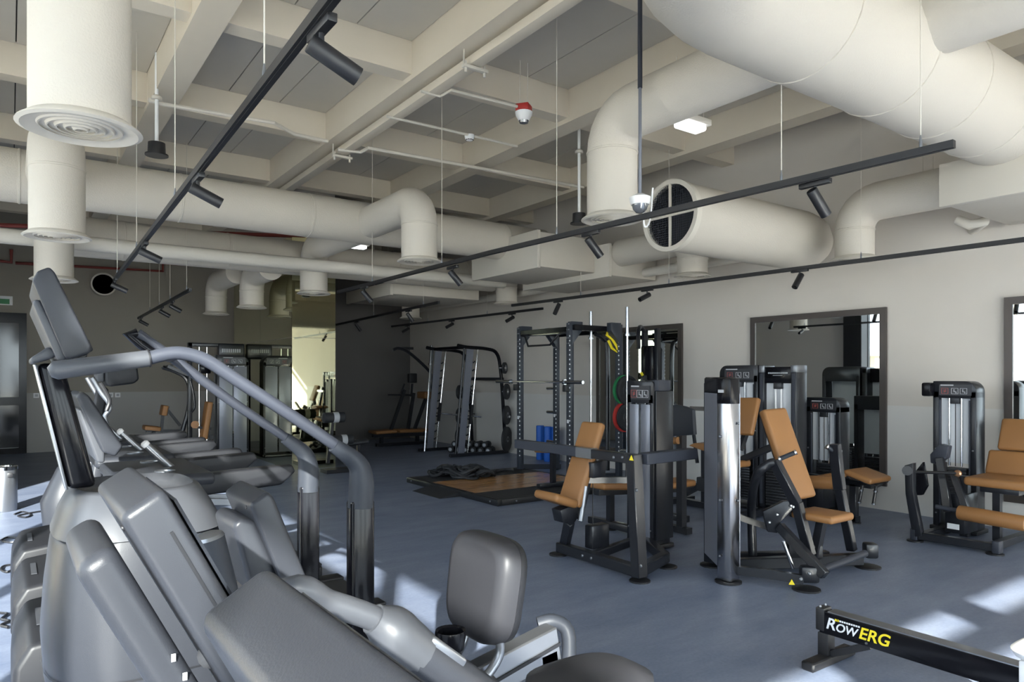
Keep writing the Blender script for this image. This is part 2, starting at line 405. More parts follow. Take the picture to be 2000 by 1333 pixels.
# ================================================================ ducts and diffusers
def round_duct(name, lab, pts, r, seams=True, bands=1.2):
    pts = [V(p) for p in pts]
    t = thing(name, lab, 'duct', (pts[0].x, pts[0].y, pts[0].z - r))
    part('barrel', B().tube(pts, r, 32), 'duct', t, 50)
    L = 0
    for i in range(len(pts) - 1):
        d = pts[i + 1] - pts[i]; n = int(d.length / bands)
        for k in range(n):
            c = pts[i] + d * ((k + .5) / n); dn = d.normalized()
            part('seam_band', B().lathe([(r, -.012), (r + .006, -.008), (r + .006, .008), (r, .012)], c, 32, dn), 'duct', t)
    return t
def diffuser(x, y, zb, side, zt, lab, rn=.21, ytarget=None):
    """vertical drop ending in a round diffuser; an elbow at the top leads along y to the main"""
    t = thing('duct_drop', lab, 'duct', (x, y, zb), 'round air diffuser drops')
    er = .27; u = V((0, side, 0))
    pts = [V((x, y, zb + .02)), V((x, y, zt - er))]
    a = arc(V((x, y, zt - er)) + u * er, er, 0, math.pi / 2, 6, -u, (0, 0, 1))
    pts += a[1:]
    pts.append(V((x, ytarget if ytarget is not None else y + side * .9, zt)))
    part('neck', B().tube(pts, rn, 28), 'duct', t, 50)
    for zz in (zb + (zt - er - zb) * .98,):
        part('seam_band', B().lathe([(rn, -.01), (rn + .006, -.006), (rn + .006, .006), (rn, .01)], (x, y, zz), 28), 'duct', t)
    fr = part('flange', B().lathe([(rn - .01, .04), (rn + .045, .0), (rn + .05, -.008), (rn + .03, -.016), (rn - .015, .0)], (x, y, zb), 36), 'duct_trim', t)
    part('backing', B().lathe([(0, .025), (rn - .01, .025)], (x, y, zb), 28), 'grille', t)
    for k in range(5):
        q = rn * (.88 - .17 * k)
        part('cone_ring', B().lathe([(q, .018), (q + .006, .018), (q - .012, -.008 - .002 * k), (q - .018, -.008 - .002 * k), (q, .018)], (x, y, zb), 32), 'duct_trim', t)
    return t
ZD = 3.62
# main ducts along x
D1Y = 8.85
round_duct('main_duct', 'long cream round duct crossing the room above the cardio machines', [(XL, D1Y, ZD), (6.9, D1Y, ZD)], .275, bands=1.45)
D2Y = 11.28
round_duct('main_duct', 'cream round duct further back, partly hidden by the front duct', [(.6, D2Y, 3.47), (7.6, D2Y, 3.47)], .275)
D3Y = 2.4
e = arc((3.3, 1.4, 3.71), 1.0, math.pi, math.pi / 2, 8, (1, 0, 0), (0, 1, 0))
round_duct('main_duct', 'very large cream duct bending across the top right', [(2.3, -1.5, 3.71), (2.3, 1.0, 3.71)] + e + [(4.4, D3Y, 3.71), (XR - .006, D3Y, 3.71)], .385, bands=.75)
round_duct('branch_duct', 'cream branch duct leaving the large duct at the top right', [(4.75, D3Y - .05, 3.85), (5.05, .1, 3.95)], .26)
diffuser(.27, 3.86, 2.72, -1, 3.75, 'cream vertical duct with round diffuser at the top left, nearest of all', .21, 1.8)
diffuser(.33, 7.2, 2.76, 1, 3.62, 'second cream diffuser drop at the left, behind the nearest one', .21, D1Y - .2)
diffuser(.43, 10.1, 2.72, -1, 3.55, 'third cream diffuser drop at the left, above the stair climber console', .205, D1Y + .2)
diffuser(4.10, 4.29, 2.87, -1, 3.70, 'cream elbow drop with round diffuser beside the dome camera', .21, D3Y + .2)
diffuser(7.51, 4.06, 2.83, -1, 3.42, 'cream elbow drop with round diffuser near the right wall', .20, 2.8)
diffuser(3.89, 7.3, 2.90, 1, 3.60, 'cream elbow drop on the front of the long duct', .21, D1Y - .2)
diffuser(3.89, 10.8, 2.86, -1, 3.58, 'cream elbow drop behind the long duct, left of centre', .21, D1Y + .2)
diffuser(7.60, 10.8, 2.92, -1, 3.5, 'cream elbow drop with diffuser above the power rack', .20, 9.3)
diffuser(7.45, 6.25, 2.90, 1, 3.4, 'short cream diffuser drop below the mesh ended duct', .20, 7.6)
diffuser(3.40, 12.5, 2.75, -1, 3.30, 'cream diffuser drop in front of the green mirrored column', .20, 11.4)
diffuser(3.20, 14.2, 2.75, -1, 3.35, 'dim cream elbow drop far back left of the mirrored column', .19, 12.66)
diffuser(7.40, 14.3, 2.88, -1, 3.5, 'dim cream diffuser drop in the far corner above the smith machine', .20, 11.5)
# mesh ended return duct
t = thing('return_duct', 'wide cream duct with a black mesh end and white cross bars', 'duct', (5.5, 4.9, 2.85))
cx, cy, cz, R = 5.5, 4.9, 3.20, .355
part('barrel', B().lathe([(R, .0), (R, 2.25), (R * .93, 2.45), (R * .7, 2.62), (R * .3, 2.72), (.0, 2.73)], (cx, cy, cz), 36, (1, 0, 0), False), 'duct', t, 60)
part('rim', B().lathe([(R - .035, -.02), (R + .012, -.02), (R + .012, .05), (R - .035, .05), (R - .035, -.02)], (cx, cy, cz), 36, (1, 0, 0)), 'duct_trim', t)
mesh = B()
for k in range(-14, 15):
    o_ = k * .024; h = math.sqrt(max(0, (R - .03) ** 2 - o_ ** 2))
    if h > .02:
        mesh.bar((cx + .012, cy + o_, cz - h), (cx + .012, cy + o_, cz + h), .004, .004, (1, 0, 0)); mesh.bar((cx + .016, cy - h, cz + o_), (cx + .016, cy + h, cz + o_), .004, .004)
part('wire_mesh', mesh, 'rail_grey', t)
part('dark_throat', B().lathe([(0, .3), (R - .04, .3), (R - .04, .06)], (cx, cy, cz), 30, (1, 0, 0), False), 'mesh_dark', t)
part('cross_bar', B().bar((cx - .005, cy, cz - R + .03), (cx - .005, cy, cz + R - .03), .022, .02, (1, 0, 0)), 'duct_trim', t)
part('cross_bar', B().bar((cx - .008, cy - R + .03, cz), (cx - .008, cy + R - .03, cz), .02, .022), 'duct_trim', t)
# rectangular plenums
def plenum(lo, hi, lab):
    t = thing('duct_plenum', lab, 'duct', ((lo[0] + hi[0]) / 2, (lo[1] + hi[1]) / 2, lo[2]))
    part('casing', B().bb(lo, hi, .008), 'duct', t)
    part('flange', B().bb((lo[0] - .02, lo[1] - .02, lo[2] - .02), (lo[0] + .035, hi[1] + .02, hi[2] + .02), .004), 'duct_trim', t)
plenum((6.1, 7.9, 3.12), (7.2, 9.6, 3.62), 'cream box plenum at the right end of the long duct')
plenum((7.2, 7.6, 3.05), (8.2, 9.7, 3.5), 'second cream box plenum against the right wall')
plenum((6.75, 1.2, 3.08), (8.22, 2.85, 3.42), 'cream rectangular duct box under the large duct at the right')
plenum((5.6, 11.6, 3.05), (7.5, 13.6, 3.25), 'flat cream duct box over the dark far corner')
# insulated pipes
def pipe(lab, pts, r, m='pipe', name='insulated_pipe', cat='pipe', seg=12):
    return single(name, B().tube(pts, r, seg), m, lab, cat)
pipe('lagged cream pipe running across below the long duct', [(XL, 10.46, 3.25), (7.3, 10.46, 3.25)], .095)
pipe('lagged cream pipe along the right wall', [(7.95, 5.2, 3.15), (7.95, 15.6, 3.15)], .07)
pipe('short lagged pipe elbow by the right plenum', [AX(1870, 430, 7.9), AX(1895, 440, 7.9), AX(1925, 432, 7.9), AX(1900, 450, 8.24)], .05)
pipe('dark red sprinkler pipe on the far wall', [AY(0, 510, YD - .1), AY(22, 513, YD - .1), AY(22, 488, YD - .1)], .03, 'red_pipe', 'sprinkler_pipe')
pipe('long dark red sprinkler pipe high on the far wall', [AY(30, 514, YD - .1), AY(318, 530, YD - .1), AY(318, 515, YD - .1), AY(440, 523, YD - .1)], .03, 'red_pipe', 'sprinkler_pipe')
pipe('dark red sprinkler main beneath the ceiling behind the long duct', [AY(0, 440, 11.6), AY(620, 463, 11.6)], .03, 'red_pipe', 'sprinkler_pipe')
# cable channel under a beam with its hangers
t = thing('cable_channel', 'cream cable channel slung under a ceiling beam', 'channel', (3.42, 5, 4.33))
part('channel', B().bb((3.36, -2, 4.36), (3.48, 11.5, 4.44), .006), 'beam', t)
for px, py in ((893, 125), (645, 303)):
    q = Z(px, py, 4.33); 
    part('hanger_clip', B().box((3.42, q.y, 4.335), (.26, .05, .03), 0, .004).cyl((3.32, q.y, 4.28), (3.32, q.y, 4.38), .012, 8).cyl((3.52, q.y, 4.28), (3.52, q.y, 4.38), .012, 8), 'duct_trim', t)
    part('hanger_rod', B().cyl((3.3, q.y, 4.33), (3.3, q.y, ZC), .008, 6), 'duct_trim', t)
# conduits
def conduit(lab, pts, r=.016): return single('conduit', B().tube(pts, r, 8), 'duct_trim', lab, 'conduit')
zc = 4.36
conduit('white conduit from the black speaker to the cable channel', [Z(290, 195, zc), Z(320, 204, zc), Z(535, 240, zc), Z(575, 262, zc), Z(640, 276, zc)], .022)
conduit('white conduit from the cable channel to the black speaker near the diffuser', [Z(660, 292, zc), Z(705, 297, zc), Z(720, 289, zc), Z(1140, 366, zc)], .022)
conduit('cream conduit leading to the red based detector', [Z(822, 178, zc), Z(860, 188, zc), Z(882, 176, zc), Z(1010, 208, zc)])
conduit('cream conduit leading to the small smoke detector', [Z(755, 227, zc), Z(908, 262, zc), Z(1010, 286, zc)])
# detectors
p = Z(1023, 212, zc)
t = thing('alarm_sounder', 'white and red fire alarm sounder hanging from the ceiling', 'detector', (p.x, p.y, p.z - .16))
part('red_base', B().box(p, (.14, .14, .075), .6, .008), 'red', t)
part('sounder_body', B().lathe([(.055, -.13), (.085, -.075), (.092, -.04), (.08, -.035)], p, 20), 'white', t)
part('strobe_lens', B().lathe([(.01, -.165), (.045, -.155), (.055, -.128), (.0, -.128)], p, 16), 'clear_dome', t)
for dx in (-.05, .05): part('hanger_rod', B().cyl(p + V((dx, 0, .03)), (p.x + dx, p.y, ZC), .005, 6), 'duct_trim', t)
p = Z(917, 266, zc)
t = thing('smoke_detector', 'small white round smoke detector on a cream conduit', 'detector', (p.x, p.y, p.z - .05))
part('body', B().lathe([(.03, -.055), (.05, -.045), (.058, -.012), (.058, .012), (.03, .02)], p, 20), 'white', t)
part('vents', B().lathe([(.046, -.05), (.0515, -.044), (.046, -.04)], p, 10), 'black', t)
# dome camera on its pole
p = Z(1250, 395, 2.85)
t = thing('dome_camera', 'white dome camera on a grey pole under the ceiling', 'camera', (p.x, p.y, p.z - .09))
part('pole', B().cyl(p + V((0, 0, .05)), (p.x, p.y, 3.75), .013, 10), 'shroud', t)
part('pole', B().cyl((p.x, p.y, 3.7), (p.x, p.y, ZC), .018, 10), 'rail_grey', t)
part('housing', B().lathe([(.068, -.02), (.075, .0), (.078, .035), (.03, .06), (.0, .06)], p, 24), 'white', t)
part('dome', B().lathe([(.0, -.085), (.03, -.078), (.052, -.055), (.062, -.02), (.0, -.02)], p, 20), 'clear_dome', t)
part('cable', B().tube(smooth_path([p + V((.05, .02, -.01)), p + V((.09, .04, -.16)), p + V((.16, .05, -.1)), p + V((.2, .06, .15))]), .007, 6), 'white', t)
# pendant speakers
def speaker(px, py, z, top, lab):
    p = Z(px, py, z)
    t = thing('pendant_speaker', lab, 'speaker', (p.x, p.y, p.z - .06))
    part('can', B().lathe([(.09, -.05), (.11, -.05), (.11, -.035), (.085, -.03), (.08, .08), (.0, .085)], p, 24), 'black', t)
    part('drop_conduit', B().tube([p + V((0, 0, .04)), p + V((.0, 0, .3)), (p.x, p.y, ZC)], .018, 8), 'white', t)
    part('gland', B().lathe([(.05, 0), (.05, .03), (.02, .05)], (p.x, p.y, top - .03), 14), 'duct_trim', t)
speaker(306, 295, 3.85, 4.40, 'black pendant speaker on a white conduit at the left')
speaker(1131, 430, 3.5, 4.36, 'black pendant speaker beside the large diffuser')
# emergency lights
def emlight(px, py, dep, rz, lab, s=1.0):
    d = ray(px, py); p = V((d.x * dep, d.y * dep, CZ + d.z * dep))
    t = thing('emergency_light', lab, 'light', (p.x, p.y, p.z - .04))
    R = M.Rotation(rz, 3, 'Z')
    part('back_plate', B().box(p + V((0, 0, .03)), (.36 * s, .14 * s, .05), rz, .006), 'duct_trim', t)
    part('lens', B().box(p + V((0, 0, -.02)), (.27 * s, .12 * s, .05), rz, .02), 'lamp', t)
    for q in (-.16, .16):
        o_ = R @ V((q * s, 0, 0)); part('hanger', B().cyl(p + o_ + V((0, 0, .05)), (p.x + o_.x, p.y + o_.y, ZC if dep > 12 else p.z + .5), .006, 6), 'duct_trim', t)
emlight(1348, 243, 5.6, 0, 'bright emergency light beside the large elbow duct', 1.0)
emlight(698, 480, 10.6, 0, 'bright emergency light beside the centre elbow duct', 1.0)
emlight(1812, 397, 7.2, 0, 'small bright emergency light near the right wall', .7)
emlight(745, 586, 15.5, 0, 'small bright emergency light over the dark corner', 1.0)
# ================================================================ lighting tracks
ZT = 2.75
def track(lab, pts, wires):
    pts = [V(p) for p in pts]
    t = thing('lighting_track', lab, 'track', (pts[0].x, pts[0].y, ZT))
    for a, c in zip(pts[:-1], pts[1:]):
        part('rail', B().bar(a, c, .036, .04).bar(a - V((0, 0, .021)), c - V((0, 0, .021)), .012, .006), 'black', t)
    for f in wires:
        n = len(pts) - 1; k = min(int(f * n), n - 1); p = pts[k].lerp(pts[k + 1], f * n - k)
        part('wire', B().cyl(p + V((0, 0, .02)), (p.x, p.y, ZC), .0035, 5), 'duct_trim', t)
        part('wire_clip', B().lathe([(.009, .015), (.009, .05), (.003, .09)], p, 8), 'silver', t)
    return pts
def ptz(px, py): return Z(px, py, ZT)
def lerpext(a, c, k): return a + (c - a) * k
a, c = ptz(640, 5), ptz(225, 545)
T1 = track('black lighting track rising to the top of the picture, leftmost of the near tracks', [lerpext(a, c, -.2), c], (.25, .5, .75, .97))
T2 = track('black lighting track crossing the centre and ending at the upper right', [ptz(1864, 281), ptz(957, 494), ptz(660, 571)], (.02, .12, .38, .62, .85))
a, c = ptz(2000, 468), ptz(1000, 597)
T3 = track('black lighting track running along the right wall', [lerpext(a, c, -.15), c], (.3, .6, .8))
a, c = ptz(857, 591), ptz(633, 640)
T4 = track('short black lighting track above the dark far corner', [a, lerpext(a, c, .93)], (.1, .5))
T5 = track('black lighting track over the smith machine', [ptz(1060, 603), ptz(765, 638)], (.3, .7))
T6 = track('short black lighting track in front of the far wall at the left', [ptz(372, 566), ptz(270, 622)], (.05, .3, .5, .7))
ORD = ('nearest', 'second', 'third', 'farthest')
def spot(px, py, aim, tilt, lab, grp):
    p = ptz(px, py)
    t = thing('track_spotlight', lab, 'spotlight', (p.x, p.y, p.z - .2), grp)
    part('adapter', B().box(p + V((0, 0, -.035)), (.034, .2, .03), 0, .003), 'black', t)
    part('stem', B().cyl(p + V((0, 0, -.045)), p + V((0, 0, -.085)), .01, 8), 'black', t)
    d = V((aim[0], aim[1], 0)).normalized() * math.cos(tilt) + V((0, 0, -math.sin(tilt)))
    h = p + V((0, 0, -.11))
    hd = part('head', B().lathe([(.0, -.045), (.030, -.045), (.033, -.04), (.033, .14), (.029, .14), (.027, .11), (.0, .11)], h, 20, d), 'black', t)
    part('lens', B().lathe([(0, .112), (.0265, .112)], h, 16, d), 'screen', hd)
for k, (px, py) in enumerate(((628, 36), (387, 337), (283, 470), (225, 541))):
    spot(px, py, (1, -.05), .42, 'black spotlight on the leftmost near track, %s from the camera' % ORD[k], 'spotlights on the left track')
for k, (px, py) in enumerate(((1592, 348), (1154, 448), (884, 516), (712, 557))):
    spot(px, py, (1, -.2), .85, 'black spotlight on the centre track, %s from the camera' % ORD[k], 'spotlights on the centre track')
for k, (px, py) in enumerate(((1562, 523), (1264, 562), (1090, 585))):
    spot(px, py, (-1, .15), (.95, .45, 1.1)[k], 'black spotlight on the right wall track, %s from the camera' % ORD[k], 'spotlights on the right wall track')
for k, (px, py) in enumerate(((798, 604), (697, 626))):
    spot(px, py, (1, 0), .9, 'dim black spotlight over the dark corner, %s' % ('nearer one', 'farther one')[k], 'spotlights over the dark corner')
for k, (px, py) in enumerate(((1000, 610), (882, 624), (796, 634))):
    spot(px, py, (-1, .1), .5, 'black spotlight on the track over the smith machine, %s from the camera' % ORD[k], 'spotlights over the smith machine')
for k, (px, py) in enumerate(((337, 586), (316, 597), (276, 618))):
    spot(px, py, (1, 0), .5, 'black spotlight on the short track at the left, %s from the camera' % ORD[k], 'spotlights on the short left track')
# loose suspension wires
for k, (px, y0) in enumerate(((1114, 236), (905, 330), (1812, 60))): pass
# ================================================================ strength machines
X_, Y_, Z_ = V((1, 0, 0)), V((0, 1, 0)), V((0, 0, 1))
def PL(px, py, a, c):
    """where the ray of a pixel meets the upright plane through floor points a, c"""
    d = ray(px, py); a, c = V((a[0], a[1], 0)), V((c[0], c[1], 0)); n = (c - a).cross(Z_)
    t = (a - V((0, 0, 0))).dot(n) / V((d.x, d.y, 0)).dot(n)
    return V((d.x * t, d.y * t, CZ + d.z * t))
def AD(px, py, dep):
    d = ray(px, py); return V((d.x * dep, d.y * dep, CZ + d.z * dep))
def obox(b, c, ax, ay, az, s, bev=0, seg=2):
    """box with its own axes"""
    R = M((V(ax), V(ay), V(az))).transposed()
    return b.box(c, s, 0, bev, seg, R)
def pad(name, parent, p, q, wdir, wid, thick, m='orange', bev=.025, front=None):
    """upholstered pad from p to q, wid wide along wdir"""
    p, q = V(p), V(q); x = (q - p).normalized(); y = V(wdir); y = (y - x * y.dot(x)).normalized(); z = x.cross(y)
    o = part(name, obox(B(), (p + q) / 2, x, y, z, ((q - p).length, wid, thick), bev, 4), m, parent, 60)
    part('backing_board', obox(B(), (p + q) / 2 - z * thick * .55 * (1 if front is None else front), x, y, z, ((q - p).length * .9, wid * .86, .012)), 'black', parent)
    return o
def bolts(parent, pts, n, r=.013):
    for p in pts:
        part('bolt', B().lathe([(r, 0), (r, .006), (r * .6, .011), (0, .011)], p, 8, n), 'silver', parent)
def foot(parent, p, s=.14):
    part('floor_plate', B().lathe([(s * .5, 0), (s * .5, .012), (s * .42, .016), (0, .016)], (p[0], p[1], 0), 16), 'black', parent)
def weight_tower(t, c, u, n, wd, dp, h, rside=1, hh=.17, stack=.52, closed=False, prints=True, rr=.1, base=.05, back='frosted'):
    """selector weight tower: c floor point under the middle of its face, u to the viewer's right, n out of the face"""
    c, u, n = V(c), V(u), V(n)
    def P(a, z, k=0.0): return c + u * a - n * k + Z_ * z
    for s in (-1, 1):
        obj_ = B(); obox(obj_, P(s * (wd / 2 - .028), base + (h - hh * .6) / 2 - base / 2, dp / 2), u, n, Z_, (.056, dp, h - hh * .6 - base), .006)
        part('upright', obj_, 'frame', t)
        part('edge_strip', obox(B(), P(s * (wd / 2 - .062), (h - hh) / 2 + .03, .012), u, n, Z_, (.014, .022, h - hh - .1), .003), 'rail_grey', t)
    pts = [P(-wd / 2, h - hh), P(-wd / 2, h)] if rside > 0 else [P(wd / 2, h - hh), P(wd / 2, h)]
    cc = P(rside * (wd / 2 - rr), h - rr); pts += arc(cc, rr, math.pi / 2, 0, 6, u * rside, Z_) + [P(rside * wd / 2, h - hh)]
    hd = part('header', B().prism(pts, -n * dp, .008, 2), 'frame', t)
    if prints:
        k = -.003
        pn = part('instruction_panel', obox(B(), P(.01, h - hh * .52, k), u, n, Z_, (wd * .74, .006, hh * .62)), 'stack', t)
        part('print', obox(B(), P(-wd * .16, h - hh * .24, k - .004), u, n, Z_, (wd * .30, .003, .012)), 'print_grey', pn)
        for i, (a, m) in enumerate(((-.21, 'print_red'), (.02, 'print_grey'), (.22, 'print_grey'))):
            x0 = a * wd; s = hh * .32; b = B()
            for (da, dz, sa, sz) in ((0, .5, 1, .06), (0, -.5, 1, .06), (-.5, 0, .06, 1), (.5, 0, .06, 1)):
                obox(b, P(x0 + da * s * 1.1, h - hh * .58 + dz * s, k - .004), u, n, Z_, (sa * s * 1.1, .003, sz * s))
            for (da, dz, sa, sz) in ((-.12, .1, .12, .5), (.05, -.12, .4, .12), (.22, -.25, .12, .3)) if i else ((-.1, 0, .1, .55), (.15, .12, .1, .4), (.02, -.1, .4, .1)):
                obox(b, P(x0 + da * s, h - hh * .58 + dz * s, k - .004), u, n, Z_, (sa * s, .003, sz * s))
            part('pictogram', b, m, pn)
    part('back_panel', obox(B(), P(0, (h - hh + stack + .03) / 2, .055), u, n, Z_, (wd - .12, .01, h - hh - stack - .03)), back, t)
    for s in (-1, 1):
        part('guide_rod', B().cyl(P(s * wd * .14, stack, .03), P(s * wd * .14, h - hh + .02, .03), .011, 8), 'chrome', t)
    part('cable', B().cyl(P(0, stack, .03), P(0, h - hh + .02, .03), .004, 6), 'black', t)
    part('pulley_block', obox(B(), P(0, h - hh - .02, .03), u, n, Z_, (.08, .04, .07), .006), 'stack', t)
    npl = int((stack - .1) / .032)
    for i in range(npl):
        part('weight_plate', obox(B(), P(0, .1 + .032 * i + .014, dp * .45), u, n, Z_, (wd * .48, dp * .55, .027), .003), 'stack', t)
    if closed:
        for s in (-1, 1):
            part('shroud_panel', obox(B(), P(s * (wd / 4 - .012), (h - hh) / 2 + .04, .004), u, n, Z_, (wd / 2 - .05, .012, h - hh - .1), .004), 'shroud', t)
    part('base_shoe', obox(B(), P(0, base / 2 + .008, dp / 2), u, n, Z_, (wd + .04, dp + .06, base - .01), .006), 'black', t)
    bolts(t, [P(s * (wd / 2 - .03), zz, -.001) for s in (-1, 1) for zz in (.18, h * .55)], n, .009)

# ---- leg extension, right edge
LX = 7.6
ya, yb = AX(1907, 900, LX).y, AX(1822, 900, LX).y
t = thing('leg_extension_machine', 'leg extension machine with orange roller and seat at the right edge', 'gym machine', (7.3, 2.85, 0), 'selector weight machines')
weight_tower(t, (LX, (ya + yb) / 2, 0), -Y_, -X_, yb - ya, .2, 1.505, 1, stack=.66)
part('side_housing', B().box((LX - .03, yb + .03, 1.42), (.12, .09, .14), 0, .02), 'gloss_black', t)
xr = 7.0
part('base_beam', B().bar((6.93, 3.13, .06), (6.98, 2.52, .06), .07, .07, bev=.006), 'frame', t)
part('base_beam', B().bar((6.98, 2.55, .06), (8.0, 2.55, .06), .07, .07, bev=.006), 'frame', t)
part('base_beam', B().bar((6.93, 3.1, .06), (7.75, 3.1, .06), .07, .07, bev=.006), 'frame', t)
part('end_cap', B().box((6.97, 2.5, .07), (.1, .06, .11), 0, .012), 'rail_grey', t)
part('end_cap', B().box((6.93, 3.16, .07), (.1, .06, .11), 0, .012), 'rail_grey', t)
for p in ((6.97, 2.52), (6.92, 3.16), (7.95, 2.55), (7.7, 3.1)): foot(t, p)
part('limiter_bracket', B().prism([AX(1766, 910, 6.88), AX(1783, 905, 6.88), AX(1783, 960, 6.88), AX(1800, 1048, 6.88), AX(1782, 1050, 6.88), AX(1768, 965, 6.88)], (.07, 0, 0), .006), 'frame', t)
part('pivot_hub', B().cyl(AX(1772, 920, 6.86), AX(1772, 920, 6.97), .045, 16), 'black', t)
part('pivot_shaft', B().cyl(AX(1772, 922, 6.92), AX(1868, 925, 7.0), .014, 10), 'black', t)
part('cam', B().prism([AX(x, y, 7.1) for x, y in ((1790, 918), (1802, 903), (1806, 925), (1810, 950), (1800, 968), (1785, 968), (1778, 948))], (.05, 0, 0), .006), 'gloss_black', t)
part('counter_weight', B().prism([AX(x, y, 7.2) for x, y in ((1816, 888), (1835, 868), (1852, 872), (1848, 895), (1830, 908), (1817, 905))], (.09, 0, 0), .008), 'rail_grey', t)
part('lever', B().bar(AX(1836, 895, 7.2), AX(1852, 1000, 7.1), .055, .07, (0, 1, 0), bev=.005), 'frame', t)
part('lever', B().bar(AX(1862, 925, 7.15), AX(1892, 1010, 7.05), .05, .06, (0, 1, 0), bev=.005), 'frame', t)
part('upright_post', B().bar(AX(1885, 930, 7.35), AX(1885, 1048, 7.35), .07, .07, (0, 1, 0)), 'frame', t)
part('angle_selector', B().lathe([(.0, 0), (.03, 0), (.032, .02), (.02, .03), (0, .03)], AX(1872, 925, 7.02), 16, (-1, 0, 0)), 'brass', t)
part('roller', B().lathe([(.03, 0), (.062, .004), (.066, .02), (.066, .5), (.062, .52), (.03, .522)], AX(1872, 1001, xr), 24, AX(1992, 1022, xr) - AX(1872, 1001, xr)), 'orange', t)
part('roller_shaft', B().cyl(AX(1828, 990, xr), AX(1996, 1022, xr), .02, 12), 'rail_grey', t)
s0, s1 = AX(1882, 942, 7.12), AX(2010, 958, 7.12)
part('seat', B().bb((7.1, s1.y, .555), (7.62, s0.y, .635), .03, 4), 'orange', t, 60)
part('seat_frame', B().bb((7.2, s1.y + .1, .50), (7.75, s0.y - .1, .55), .005), 'frame', t)
part('seat_post', B().bar((7.3, 2.62, .06), (7.3, 2.62, .52), .06, .06, (0, 1, 0)), 'frame', t)
part('seat_post', B().bar((7.85, 2.5, .06), (7.75, 2.5, .55), .06, .06, (0, 1, 0)), 'frame', t)
pad('backrest', t, (7.58, (s0.y + s1.y) / 2 - .0, .62), (7.68, (s0.y + s1.y) / 2, .84), Y_, .5, .07, front=1)
pad('backrest', t, (7.68, (s0.y + s1.y) / 2 - .04, .85), (7.80, (s0.y + s1.y) / 2 - .04, 1.14), Y_, .44, .08, front=1)
part('back_post', B().bar((7.72, s1.y + .2, .5), (7.95, s1.y + .2, 1.0), .06, .06, (0, 1, 0)), 'frame', t)
part('range_handle', B().cyl((7.35, s1.y + .12, .5), (7.25, s1.y + .02, .42), .014, 8), 'chrome', t)
part('floor_label', B().box((7.16, 2.93, .15), (.01, .1, .05), 0), 'label', t)
part('lower_cover', B().bb((7.2, 2.85, .08), (7.5, 3.02, .45), .01), 'frame', t)

# ---- prone leg curl
t = thing('leg_curl_machine', 'leg curl machine with bent orange bench and two hanging handles before the mirror', 'gym machine', (7.3, 4.2, 0), 'selector weight machines')
ya, yb = AX(1641, 900, 7.6).y, AX(1574, 900, 7.6).y
weight_tower(t, (7.6, (ya + yb) / 2, 0), -Y_, -X_, yb - ya, .2, AX(1600, 777, 7.6).z, 1, stack=.55)
part('side_housing', B().box((7.57, yb + .035, 1.2), (.12, .09, .13), 0, .02), 'gloss_black', t)
bx = 7.12
pad('bench', t, AX(1590, 938, bx), AX(1672, 922, bx), X_, .42, .07, bev=.03, front=1)
pad('bench', t, AX(1668, 919, bx), AX(1722, 940, bx), X_, .42, .06, bev=.028, front=1)
part('roller', B().lathe([(.03, 0), (.065, .004), (.07, .02), (.07, .34), (.065, .355), (.03, .36)], AX(1575, 942, 6.85), 22, AX(1622, 943, 6.85) - AX(1575, 942, 6.85)), 'orange', t)
part('roller_cap', B().cyl(AX(1622, 943, 6.85), AX(1628, 943.5, 6.85), .055, 16), 'rail_grey', t)
part('roller_arm', B().bar(AX(1625, 945, 6.87), AX(1650, 975, 7.1), .05, .06, (0, 1, 0)), 'frame', t)
for a, c in (((1684, 950), (1678, 982)), ((1711, 952), (1706, 985))):
    p, q = AX(*a, 6.95), AX(*c, 6.95)
    part('handle', B().tube([p + V((.1, 0, .02)), p, q], .016, 10), 'black', t)
    [part('handle_collar', B().cyl(p.lerp(q, a_), p.lerp(q, b_), .019, 10), 'chrome', t) for a_, b_ in ((.2, .3), (.95, 1.03))]
p = AX(1668, 945, 7.25)
part('leg', B().bar(p, (p.x, p.y, .02), .07, .07, (0, 1, 0), bev=.004), 'frame', t)
part('leg', B().bar((7.25, 4.6, .45), (7.25, 4.6, .02), .07, .07, (0, 1, 0), bev=.004), 'frame', t)
part('bench_rail', B().bar((7.25, p.y - .2, .42), (7.25, 4.7, .45), .07, .06), 'frame', t)
part('base_beam', B().bar((7.25, 4.75, .05), (7.25, p.y - .05, .05), .07, .06), 'frame', t)
part('lower_cover', B().bb((7.3, 4.3, .08), (7.56, 4.6, .4), .01), 'frame', t)
foot(t, (p.x, p.y)); foot(t, (7.25, 4.7))

# ---- pair of towers behind
XA = 7.0
t = thing('incline_press_machine', 'tall weight machine with a steep orange backrest behind the silver posted press', 'gym machine', (6.6, 5.2, 0), 'selector weight machines')
ya, yb = AX(1480, 800, XA).y, AX(1405, 800, XA).y
weight_tower(t, (XA, (ya + yb) / 2, 0), -Y_, -X_, yb - ya, .22, AX(1440, 714, XA).z, -1, stack=.6, hh=.2)
pad('backrest', t, AX(1447, 850, 6.55), AX(1462, 778, 6.7), Y_, .30, .07, front=1)
part('backrest_bar', B().bar(AX(1445, 880, 6.7), AX(1478, 785, 6.85), .06, .05, (0, 1, 0)), 'frame', t)
part('arm_beam', B().bar(AX(1440, 902, 6.3), AX(1512, 872, 6.3), .06, .07, bev=.01), 'frame', t)
part('seat', B().box(AX(1425, 905, 6.2), (.32, .32, .07), 0, .028, 4), 'orange', t, 60)
part('seat_post', B().bar(AX(1425, 915, 6.2), (6.2, AX(1425, 905, 6.2).y, .03), .07, .07, (0, 1, 0)), 'frame', t)
part('base_beam', B().bar((6.0, AX(1425, 905, 6.2).y, .05), (7.0, AX(1425, 905, 6.2).y, .05), .07, .07), 'frame', t)
